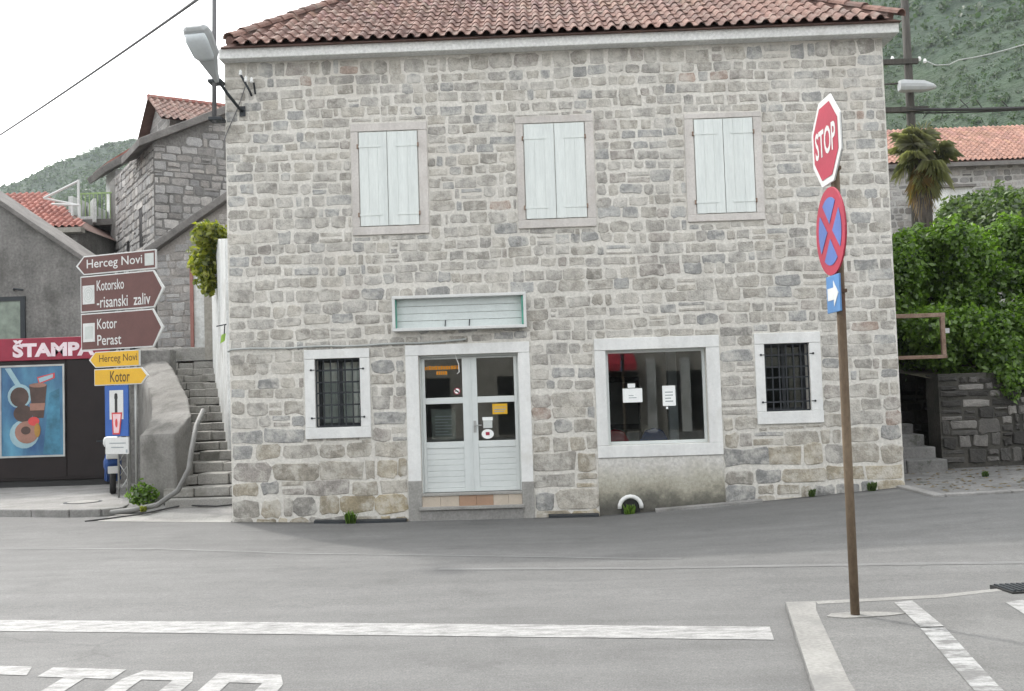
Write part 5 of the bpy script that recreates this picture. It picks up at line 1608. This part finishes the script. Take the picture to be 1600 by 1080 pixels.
lay_stones(rng, FRw, cl, rwm, (lambda u, v, q_=random.Random(62): (lambda b: (b * 1.03, b, b * .95))(q_.choice([.045, .06, .07, .09, .14, .2]) * q_.uniform(.8, 1.2))), .02, .035, 300)  # stone tints darkened to include shade from the overhanging hedge
# side return and wall at the back of the steps
FRs = Frame((7.0, 24, 0), (0, -1, 0), (0, 0, 1), (-1, 0, 0))
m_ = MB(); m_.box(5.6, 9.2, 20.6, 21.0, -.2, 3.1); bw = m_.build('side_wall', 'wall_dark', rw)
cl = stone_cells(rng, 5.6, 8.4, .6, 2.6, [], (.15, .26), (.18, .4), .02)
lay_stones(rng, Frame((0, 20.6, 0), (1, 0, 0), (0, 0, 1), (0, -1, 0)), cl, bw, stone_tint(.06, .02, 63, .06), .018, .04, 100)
ys = thing('yard_steps', 'short flight of dark stone steps right of the main house', 'stairs', (6.3, 17.3, .08))
for i in range(6):
    y0, z1 = 17.3 + .36 * i, .12 + .19 * (i + 1)
    wdt = 6.92 - .05 * i
    xs = [5.56, 6.2 + rng.uniform(-.1, .1), wdt]
    for q in range(2):
        m_ = MB(); m_.box(xs[q] + .005, xs[q + 1] - .005, y0 + rng.uniform(-.02, .02), y0 + .5, z1 - .3, z1 + rng.uniform(-.012, .012)); m_.build('step_stone', 'yard', ys, bevel=.02)
fr_ = thing('rusty_frame', 'empty rusty metal frame fixed beside the house corner', 'frame', (6.2, 17.0, 2))
for (x0, x1, z0, z1) in ((5.54, 6.87, 2.69, 2.76), (5.54, 6.87, 2.0, 2.06), (6.79, 6.86, 2.06, 2.69)):
    m_ = MB(); m_.box(x0, x1, 16.97, 17.03, z0, z1); m_.build('bar', 'rust', fr_, bevel=.006)
m_ = MB(); m_.box(6.86, 6.93, 16.98, 17.02, 2.42, 2.50); m_.build('tab', 'galv', fr_)
te2 = struct(sheet([6.95, 9, 14, 24, 60], [18.0, 20, 24, 30, 40, 60], lambda x, y: 1.68 + (y - 18) * .09).build('terrace', 'ground', smooth=True))

# house with long tiled roof on the right
hr = thing('long_roof_house', 'stone house with long pinkish tiled roof beyond the palm', 'house', (20, 45, 4))
FH = Frame((13.0, 45.0, 0), (1, 0, 0), (0, 0, 1), (0, -1, 0))
m_ = MB(); m_.fbox(FH, 0, 17, 2, 11.35, -9, 0); hw_ = m_.build('wall', mottled('far_mortar', (.34, .335, .32), (.42, .41, .395), 1, 10, .95, .01), hr)
cl = stone_cells(random.Random(81), 1.6, 11, 7.4, 11.2, [], (.22, .34), (.26, .6), .02)
lay_stones(random.Random(82), FH, cl, hw_, stone_tint(.27, .06, 83), .03, .02, 250)
vH = Vector((0, 4.5, 2.55)); nH = Vector((1, 0, 0)).cross(vH.normalized())
m_ = MB(); m_.add([(12.6, 44.6, 11.28), (30.4, 44.6, 11.28), (30.4, 49.1, 13.83), (12.6, 49.1, 13.83)], [(0, 1, 2, 3)])
m_.add([(12.6, 53.6, 11.28), (30.4, 53.6, 11.28), (30.4, 49.1, 13.83), (12.6, 49.1, 13.83)], [(3, 2, 1, 0)]); rh = m_.build('roof', 'deck', hr)
frH = Frame(Vector((14.6, 44.6, 11.33)), (1, 0, 0), vH, nH)
roof_rows(frH, 44, 16, .23, .33, lambda u, v: True, 7, rh, 17, mottled('pink_clay_tile', (.24, .13, .10), (.33, .195, .158), 4, 25, .85, .006, rand=.16), mottled('pink_clay_rows', (.24, .13, .10), (.33, .195, .158), 4, 25, .85, .006, tint=True), 300)
m_ = MB(); m_.box(12.6, 30.4, 44.5, 44.72, 11.08, 11.26); m_.build('eave_board', 'verge', hr)
m_ = MB(); m_.box(17.0, 18.6, 42.5, 44.9, 2, 9.75); m_.prism(Frame((17.0, 42.4, 0), (1, 0, 0), (0, 0, 1), (0, -1, 0)), [(-.1, 9.75), (1.7, 9.75), (1.7, 9.85), (-.1, 9.85)], -2.5, .1, 1); tag(m_.build('white_annexe', ['white_wall', 'verge']), 'small white annexe behind the palm trunk', 'annexe')

# utility pole, lamp and cables
up_ = thing('utility_pole', 'dark utility pole with crossarm and lamp behind the house', 'utility pole', (12.97, 34, 3))
m_ = MB(); m_.tube([(12.97, 34, 2.8), (12.97, 34, 10.5), (12.96, 34, 15.5)], [.17, .14, .12], 10); m_.build('pole', 'wood', up_, smooth=True)
m_ = MB(); m_.box(11.4, 13.25, 33.80, 33.93, 12.35, 12.52); m_.build('crossarm', 'wood', up_)
m_ = MB(); m_.box(11.4, 13.5, 33.80, 33.93, 10.72, 10.88); m_.build('crossarm', 'wood', up_)
m_ = MB(); m_.tube([(11.9, 33.8, 11.65), (12.5, 33.7, 11.65)], .035, 6); m_.build('lamp_arm', 'wood', up_)
m_ = MB(); loft(m_, Frame((12.48, 33.6, 11.5), (0, -1, 0), (1, -.02, -.05), (0, 0, 1)), [(0, .17, -.13, .2), (.13, .2, -.15, .22), (.8, .2, -.13, .2), (1.1, .15, -.08, .1), (1.2, .08, -.04, .04)]); m_.build('lamp_head', 'lamp_grey', up_, bevel=.02)
for (xx, zz) in ((13.3, 12.5), (13.48, 12.42), (12.4, 12.55)):
    m_ = MB(); m_.tube([(xx, 33.86, zz - .06), (xx, 33.86, zz), (xx, 33.86, zz + .08)], [.04, .065, .035], 7); m_.build('insulator', 'porcelain', up_)
m_ = MB(); m_.tube(sag((11.2, 34, 10.95), (19.0, 33.3, 10.6), .12), .06, 6); m_.tube(sag((11.2, 34.1, 10.87), (19.0, 33.3, 10.65), .18), .025, 6)
for q in range(7):
    xx = 13.6 + q * .43
    m_.tube([(xx, 33.9, 10.75), (xx + rng.uniform(-.4, .4), 33.8, 10.75 + rng.choice([-.36, .3]) * rng.uniform(.6, 1.1))], .016, 5)
tag(m_.build('cable_bundle', 'black_cable'), 'thick dark cable bundle crossing right of the utility pole', 'cable')
m_ = MB(); m_.tube([(13.5, 33.9, 12.45), (13.8, 33.8, 12.25), (14.2, 33.7, 12.22), (14.5, 33.6, 12.33)] + sag((14.5, 33.6, 12.33), (19.1, 32.0, 13.55), .28, 10)[1:], .02, 6)
tag(m_.build('pale_wire', 'pale_cable', smooth=True), 'pale sagging wire against the green hill', 'wire')

# ------------------------------------------------------------------ vegetation
def leaf_cloud(name, lobes, size, mat, parent, seed, light=(-.4, .3, .85), fill=.55, tmin=0.0, tmax=1.0, aspect=.55):
    """Many small folded leaves spread through lumpy lobes (x,y,z,rx,ry,rz,count)."""
    q = np.random.default_rng(seed)
    V, T = [], []
    for (x, y, z, ax, ay, az, n) in lobes:
        d = q.normal(size=(n, 3)); d /= np.linalg.norm(d, axis=1)[:, None]
        # lumpy radius: low frequency bumps on the lobe
        ph = q.uniform(0, 6, 6)
        lump = 1 + .18 * np.sin(d[:, 0] * 5 + ph[0]) * np.sin(d[:, 1] * 5 + ph[1]) + .14 * np.sin(d[:, 2] * 7 + ph[2]) * np.sin(d[:, 0] * 8 + ph[3]) + .08 * np.sin(d[:, 1] * 13 + ph[4]) * np.sin(d[:, 2] * 12 + ph[5])
        rr = (q.uniform(0, 1, n) ** (1 - fill)) * lump
        c = d * rr[:, None] * np.array([ax, ay, az]) + np.array([x, y, z])
        nrm = d * .6 + q.normal(size=(n, 3)) * .7 + np.array([0, 0, .35])
        nrm /= np.linalg.norm(nrm, axis=1)[:, None]
        a = np.cross(nrm, q.normal(size=(n, 3))); a /= np.linalg.norm(a, axis=1)[:, None]
        b = np.cross(nrm, a)
        s_ = size * q.uniform(.6, 1.35, n)[:, None]
        tip = c + a * s_; base = c - a * s_ * .8
        l_ = c + b * s_ * aspect + nrm * s_ * .15; r_ = c - b * s_ * aspect + nrm * s_ * .15
        V.append(np.stack([base, r_, tip, l_], 1))
        t = np.clip(q.normal(.45, .2, n) + .1 * np.sin(c[:, 0] * 2.3 + ph[0]) * np.sin(c[:, 1] * 2 + c[:, 2] * 2.6), tmin, tmax)
        T.append(np.repeat(t[:, None], 4, 1))
    V = np.concatenate(V).reshape(-1, 3); T = np.concatenate(T).reshape(-1)
    n = len(V) // 4
    me = bpy.data.meshes.new(name)
    idx = np.arange(n * 4, dtype=np.int32).reshape(n, 4)
    tri = np.concatenate([idx[:, [0, 1, 2]], idx[:, [0, 2, 3]]], 1).reshape(-1)
    me.vertices.add(n * 4); me.vertices.foreach_set('co', V.astype(np.float32).ravel())
    me.loops.add(n * 6); me.loops.foreach_set('vertex_index', tri)
    me.polygons.add(n * 2); me.polygons.foreach_set('loop_start', np.arange(0, n * 6, 3, dtype=np.int32))
    me.materials.append(MT[mat])
    at = me.attributes.new('tint', 'FLOAT_COLOR', 'POINT')
    cc = np.ones((n * 4, 4), np.float32); cc[:, 0] = T; cc[:, 1] = T; cc[:, 2] = T
    at.data.foreach_set('color', cc.ravel())
    me.update(calc_edges=True); me.validate()
    o = bpy.data.objects.new(name, me); COL.objects.link(o)
    if parent is not None: attach(o, parent)
    return o

def bush(name, label, cat, base, lobes, size, mat, seed, stems=4, group=None, fill=.55):
    t = thing(name, label, cat, base, group)
    leaf_cloud('crown', lobes, size, mat, t, seed, fill=fill)
    q = random.Random(seed)
    for k in range(stems):
        lb_ = lobes[k % len(lobes)]
        m_ = MB(); p0 = Vector(base) + Vector((q.uniform(-.2, .2), q.uniform(-.15, .15), -.1))
        p2 = Vector((lb_[0], lb_[1], lb_[2]))
        mid = (p0 + p2) / 2 + Vector((q.uniform(-.2, .2), q.uniform(-.2, .2), .1))
        m_.tube([p0, mid, p2, p2 + Vector((q.uniform(-.4, .4), q.uniform(-.4, .4), lb_[5] * .6))], [.07, .05, .035, .012], 6); m_.build('stem' if k else 'trunk', 'bark', t, smooth=True)
    return t

q = random.Random(71)
def lobes_in(x0, x1, y0, y1, z0, z1, n, r0, r1, cnt):
    return [(q.uniform(x0, x1), q.uniform(y0, y1), q.uniform(z0, z1), q.uniform(r0, r1), q.uniform(r0, r1), q.uniform(r0, r1) * .85, cnt) for _ in range(n)]
bush('hedge_shrub', 'bright green dense shrub over the wall beside the house', 'shrub', (7.9, 19.4, 1.75), lobes_in(6.7, 9.2, 18.9, 20.2, 2.4, 4.5, 26, .35, .75, 2700) + lobes_in(6.9, 9.2, 17.75, 18.6, 1.6, 2.9, 20, .3, .5, 1500), .056, 'leaf', 1)
bush('hedge_shrub', 'bright green dense shrub at the right picture edge', 'shrub', (10.3, 19.6, 1.75), lobes_in(9.0, 12.2, 18.9, 20.4, 2.2, 4.5, 36, .35, .8, 2700) + lobes_in(9.2, 10.8, 19.2, 20.2, 2.6, 3.8, 8, .4, .6, 1500) + lobes_in(9.0, 12, 17.7, 18.6, 1.6, 2.9, 24, .3, .5, 1500), .056, 'leaf', 2)
bush('dark_tree', 'dull olive tree behind the hedge below the long roof', 'tree', (13.0, 27.5, 2.5), lobes_in(11.9, 14.8, 26.6, 28.5, 4.6, 6.5, 16, .6, 1.0, 2600), .085, 'leaf_olive', 3)
bush('climbing_plant', 'yellow green climber drooping over the white wall', 'climber', (-6.95, 22.0, 5.2), [(-6.9, 21.8, 5.25, .5, .45, .3, 700), (-7.15, 22.2, 4.95, .4, .4, .35, 700), (-7.1, 21.8, 4.55, .28, .3, .4, 500), (-7.45, 22.6, 4.8, .3, .3, .25, 400), (-6.85, 21.3, 5.3, .35, .3, .25, 400), (-6.98, 21.6, 4.2, .15, .15, .25, 150)], .08, 'leaf_yellow', 4, 2)
bush('yellow_tree', 'yellowish green tree beyond the balcony', 'tree', (-17.5, 45, 4), [(-17.5, 45, 9.0, 1.8, 1.5, 1.3, 2200), (-19.3, 46, 8.4, 1.6, 1.4, 1.1, 1800), (-16.4, 45, 8.2, 1.5, 1.2, 1.3, 1800), (-18, 45, 7.2, 2.2, 1.5, 1.2, 2000)], .16, 'leaf_yellow', 5, 3)
def tuft(x, y, z, n, h, lab, seed, mat='leaf'):
    q_ = random.Random(seed)
    m_ = MB()
    for k in range(n):
        a = q_.uniform(0, 2 * pi); le = h * q_.uniform(.4, 1); sp = q_.uniform(.1, .5) * le
        p0 = Vector((x + q_.uniform(-.06, .06) * h * 5, y + q_.uniform(-.02, .02), z))
        p2 = p0 + Vector((cos(a) * sp, sin(a) * sp * .6 - .02, le)); pm = (p0 + p2) / 2 + Vector((0, 0, le * .12))
        w = .010 + .02 * q_.random()
        sd_ = Vector((-sin(a), cos(a), 0)) * w
        t_ = q_.uniform(.2, .8)
        m_.add([p0 - sd_ * .4, p0 + sd_ * .4, pm + sd_, p2, pm - sd_], [(0, 1, 2, 4), (4, 2, 3)], 0, (t_, t_, t_))
    return tag(m_.build('weed_tuft', mat), lab, 'weeds', 'weeds at the foot of the walls')
tuft(-2.86, 15.36, -.25, 60, .22, 'weed growing at the wall foot under left barred window', 1)
tuft(1.36, 15.40, -.27, 120, .2, 'weeds filling the white drain mouth', 2)
tuft(4.1, 15.4, -.05, 50, .13, 'small weeds at wall foot under right barred window', 3, 'leaf_olive')
tuft(5.0, 15.4, .0, 120, .15, 'mossy weeds at the right foot of the facade', 4, 'leaf_olive')
tuft(-6.55, 16.72, -.12, 60, .12, 'small weed beside the pipe end', 5, 'leaf_yellow')
leaf_cloud('weed_clump', [(-6.75, 17.2, .12, .26, .18, .22, 420)], .05, 'leaf', None, 77)
tag(bpy.data.objects['weed_clump'], 'leafy green weed clump at the parapet foot', 'weeds')
tuft(7.0, 16.1, .1, 70, .1, 'grass tuft on the gritty yard by the steps', 6, 'leaf_olive')
tuft(-7.35, 18.6, -.08, 50, .14, 'weeds at the foot of the signpost', 7, 'leaf_olive')
m_ = MB(); m_.tube([(-4.78, 15.62, 2.86), (-4.95, 15.68, 2.84)], .01, 5); m_.tube([(-4.80, 15.62, 2.86), (-4.82, 15.62, 2.62)], .01, 5); m_.add([(-4.88, 15.62, 2.56), (-4.80, 15.6, 2.6), (-4.78, 15.6, 2.72), (-4.86, 15.63, 2.70)], [(0, 1, 2, 3)], 1); tag(m_.build('wall_hook', ['iron', 'leaf']), 'little hook with a leaf at the left wall edge', 'hook')
# leaf litter on the yard
rq = np.random.default_rng(5)
m_ = MB()
for k in range(420):
    x, y = rq.uniform(5.7, 12), rq.uniform(14.3, 17.6)
    a = rq.uniform(0, 6.3); s_ = rq.uniform(.02, .06)
    z = g(x, y) + .036
    t_ = rq.uniform(0, .5)
    m_.add([(x + cos(a) * s_, y + sin(a) * s_, z), (x - sin(a) * s_ * .5, y + cos(a) * s_ * .5, z + .008), (x - cos(a) * s_, y - sin(a) * s_, z), (x + sin(a) * s_ * .5, y - cos(a) * s_ * .5, z + .006)], [(0, 1, 2, 3)], 0, (t_, t_, t_))
lit = m_.build('leaf_litter', 'leaf_dead', None, kind='stuff'); lit['label'] = 'brown leaf litter scattered on the yard'; lit['category'] = 'leaf litter'

# palm
palm = thing('palm_tree', 'fan palm with shaggy trunk before the long roof', 'palm', (11.75, 30, 2.7))
m_ = MB(); pts = [(11.72, 30, 2.6), (11.70, 30, 5), (11.72, 30, 6.4), (11.70, 30, 7.6), (11.74, 30, 8.5)]
m_.tube(pts, [.2, .19, .2, .24, .2], 12); m_.build('trunk', 'bark', palm, smooth=True)
qp = random.Random(91)
def fan(parent, o, d_, L, rad, mat, droop, name='frond'):
    """petiole plus a pleated fan of blades"""
    d_ = Vector(d_).normalized(); o = Vector(o)
    sd_ = d_.cross(Vector((0, 0, 1)))
    sd_ = sd_.normalized() if sd_.length > .05 else Vector((1, 0, 0))
    up2 = sd_.cross(d_).normalized()
    m_ = MB()
    c = o + d_ * L - Vector((0, 0, droop * .25))
    t0 = qp.uniform(.2, .9)
    m_.tube([o, o + d_ * L * .5, c], [.016, .013, .01], 4, tint=(t0 * .6,) * 3)
    nb = 18
    for k in range(nb):
        a = radians(-115 + 230 * k / (nb - 1))
        bl = rad * (1 - .25 * abs(a) / 2) * qp.uniform(.85, 1.1)
        e = (d_ * cos(a) + sd_ * sin(a)).normalized()
        pm = c + e * bl * .55 + up2 * .03
        pe = c + e * bl - Vector((0, 0, 1)) * (droop * qp.uniform(.25, .6) + .05)
        pw = Vector((-e.y, e.x, 0)) if abs(e.z) < .95 else Vector((1, 0, 0))
        w = .015
        t_ = min(1, max(0, t0 + qp.uniform(-.15, .15)))
        m_.add([c, pm + pw * w, pe, pm - pw * w], [(0, 1, 2), (0, 2, 3)], 0, (t_, t_, t_))
    m_.build(name, mat, parent)
for k in range(46):
    el = qp.uniform(-.5, 1.35); az_ = qp.uniform(0, 2 * pi)
    d_ = (cos(az_) * cos(el), sin(az_) * cos(el), sin(el))
    fan(palm, (11.73, 30, 8.45 + qp.uniform(-.2, .15)), d_, qp.uniform(.35, .75), qp.uniform(.42, .62), 'leaf_palm', .3 + max(0, .5 - el) * .5)
for k in range(30):
    az_ = qp.uniform(0, 2 * pi)
    fan(palm, (11.72, 30, qp.uniform(7.9, 8.3)), (cos(az_) * .45, sin(az_) * .45, -.85), qp.uniform(.2, .55), qp.uniform(.35, .55), 'leaf_dead' if k % 3 == 0 else 'leaf_palm', .4, 'dead_frond')
m_ = MB()
for k in range(160):
    az_ = qp.uniform(0, 2 * pi); z0 = qp.uniform(6.7, 8.1); rr = .22
    p0 = Vector((11.72 + cos(az_) * rr, 30 + sin(az_) * rr, z0)); p1 = p0 + Vector((cos(az_) * .1, sin(az_) * .1, -qp.uniform(.2, .5)))
    m_.tube([p0, p1], [.012, .003], 3, tint=(qp.uniform(.1, .5),) * 3)
m_.build('trunk_fibre', 'leaf_dead', palm)

# ------------------------------------------------------------------ hills
def hill_material():
    m, n, l, bs = nodes_of('wooded_hillside')
    v = coords(n, l)
    a = noise(n, l, v, .018, 8, .62); b = noise(n, l, v, .12, 6, .7)
    r = ramp(n, [(.32, (.010, .027, .013)), (.48, (.018, .043, .019)), (.62, (.032, .058, .025)), (.78, (.06, .068, .042))])
    l.new(a, r.inputs[0])
    rf = ramp(n, [(.25, .55), (.75, 1.4)]); l.new(b, rf.inputs[0])
    c = mixc(n, l, 1, r.outputs[0], rf.outputs[0], 'MULTIPLY')
    l.new(c, bs.inputs['Base Color']); bs.inputs['Roughness'].default_value = .95
    bump(n, l, b, 1.0, 3.0, bs)
    return m
MT['hill'] = hill_material()
def ridge_el(az):     # ridge elevation in degrees seen from the square
    return float(np.interp(az, [-80, -40, -27, -20, -14, -6, 2, 10, 17, 24, 32, 60, 80], [8, 9.5, 11.6, 14.6, 17.0, 17.5, 18.5, 21, 27, 31, 33, 30, 24]))
hrng = np.random.default_rng(3)
phs = hrng.uniform(0, 6, 12)
def hill_z(az, rr):
    R0, R1 = 75.0, 620.0
    t = min(max((rr - R0) / (R1 - R0), 0), 1)
    H = math.tan(radians(ridge_el(az))) * R1
    s_ = t ** 1.25
    x, y = rr * sin(radians(az)), rr * cos(radians(az))
    nz = 9 * sin(x * .018 + phs[0]) * sin(y * .021 + phs[1]) + 4 * sin(x * .05 + phs[2]) * sin(y * .047 + phs[3]) + 1.6 * sin(x * .13 + phs[4]) * sin(y * .12 + phs[5])
    return -1.0 + H * s_ + nz * min(1, t * 3) * (1 if t < 1 else 1)
azs = [-80 + i * .75 for i in range(214)]
rads = [75 + 545 * (i / 46) for i in range(47)] + [680, 760, 900]
m_ = MB()
vs = []
for rr in rads:
    for az in azs:
        z = hill_z(az, min(rr, 620)) - max(0, rr - 620) * .3
        vs.append((rr * sin(radians(az)), rr * cos(radians(az)), z))
na = len(azs)
fs = [(j * na + i, (j + 1) * na + i, (j + 1) * na + i + 1, j * na + i + 1) for j in range(len(rads) - 1) for i in range(na - 1)]
m_.add(vs, [f_[::-1] for f_ in fs])
struct(m_.build('hill', 'hill', smooth=True))
# scrub and small trees as one mass on the slopes
MT['scrub'] = leaf_mat('scrub_green', (.013, .033, .015), (.062, .108, .036))
def in_view(az): return -32 < az < -9 or 15 < az < 34
def scrub_lobes(n, r0, r1, s0, s1, count, thin):
    lob = []
    while len(lob) < n:
        az = hrng.uniform(-32, 34)
        if not in_view(az): continue
        rr = r0 + (r1 - r0) * hrng.uniform() ** .8
        x, y = rr * sin(radians(az)), rr * cos(radians(az))
        dens = sin(x * .03 + phs[6]) * sin(y * .033 + phs[7]) + .6 * sin(x * .011 + phs[8])
        if hrng.uniform(-thin, 1.0) > dens: continue
        s_ = hrng.uniform(s0, s1)
        lob.append((x, y, hill_z(az, rr) + s_ * .3, s_, s_, s_ * hrng.uniform(.6, 1.1), count))
    return lob
sb = leaf_cloud('hill_scrub', scrub_lobes(19000, 230, 620, .8, 2.1, 10, 4.0), .62, 'scrub', None, 8, fill=.6, aspect=.75)
sb2 = leaf_cloud('hill_scrub', scrub_lobes(7000, 80, 240, .45, 1.3, 22, 4.0), .24, 'scrub', None, 9, fill=.6, aspect=.75)
sb2['kind'] = 'stuff'; sb2['label'] = 'finer scrub covering the lower slopes nearest the houses'; sb2['category'] = 'scrub'
sb['kind'] = 'stuff'; sb['label'] = 'scrub and small trees covering the upper hillsides'; sb['category'] = 'scrub'

# ------------------------------------------------------------------ buildings across the junction (seen only in the glass)
op = thing('opposite_house', 'beige house with red awning across the road, mirrored in the glass', 'house', (4, -9, 0))
m_ = MB(); m_.box(-16, 18, -14, -9, -.2, 7.0); m_.build('wall', 'beige_wall', op)
m_ = MB(); m_.prism(Frame((0, -9, 0), (0, 1, 0), (0, 0, 1), (1, 0, 0)), [(0, 3.3), (1.5, 2.7), (1.5, 2.45), (0, 2.9)], 2.3, 3.9); m_.build('awning', 'awning', op)
for x0 in (-13, -9, -5, -1.5, 2.5, 5.2, 8.5, 12):
    m_ = MB(); m_.box(x0, x0 + 1.6, -9.02, -8.97, .1, 2.4); m_.build('shopfront', 'black', op)
    m_ = MB(); m_.box(x0 + .2, x0 + 1.3, -9.02, -8.97, 4.2, 5.7); m_.build('shutter', 'iron', op)
for x0 in (-7.2, 4.4, 5.75, 7.4):
    m_ = MB(); m_.box(x0, x0 + .35, -8.95, -8.6, -.1, 2.9); m_.build('pillar', 'white_wall', op)
m_ = MB(); m_.box(-16.3, 18.3, -14.3, -8.6, 7.0, 7.3); m_.build('roof', 'tile_red', op)

# ------------------------------------------------------------------ haze
m, n, l, bs = nodes_of('valley_haze')
n.remove(bs)
pv = n.new('ShaderNodeVolumePrincipled')
pv.inputs['Color'].default_value = (.82, .90, .95, 1)
pv.inputs['Density'].default_value = 0.00026
pv.inputs['Anisotropy'].default_value = 0.2
l.new(pv.outputs[0], n['Material Output'].inputs['Volume'])
MT['haze'] = m
m_ = MB(); m_.box(-950, 950, -420, 950, -60, 480)
hz = m_.build('haze', 'haze', None, kind='stuff'); hz['label'] = 'thin pale haze filling the valley air'; hz['category'] = 'haze'
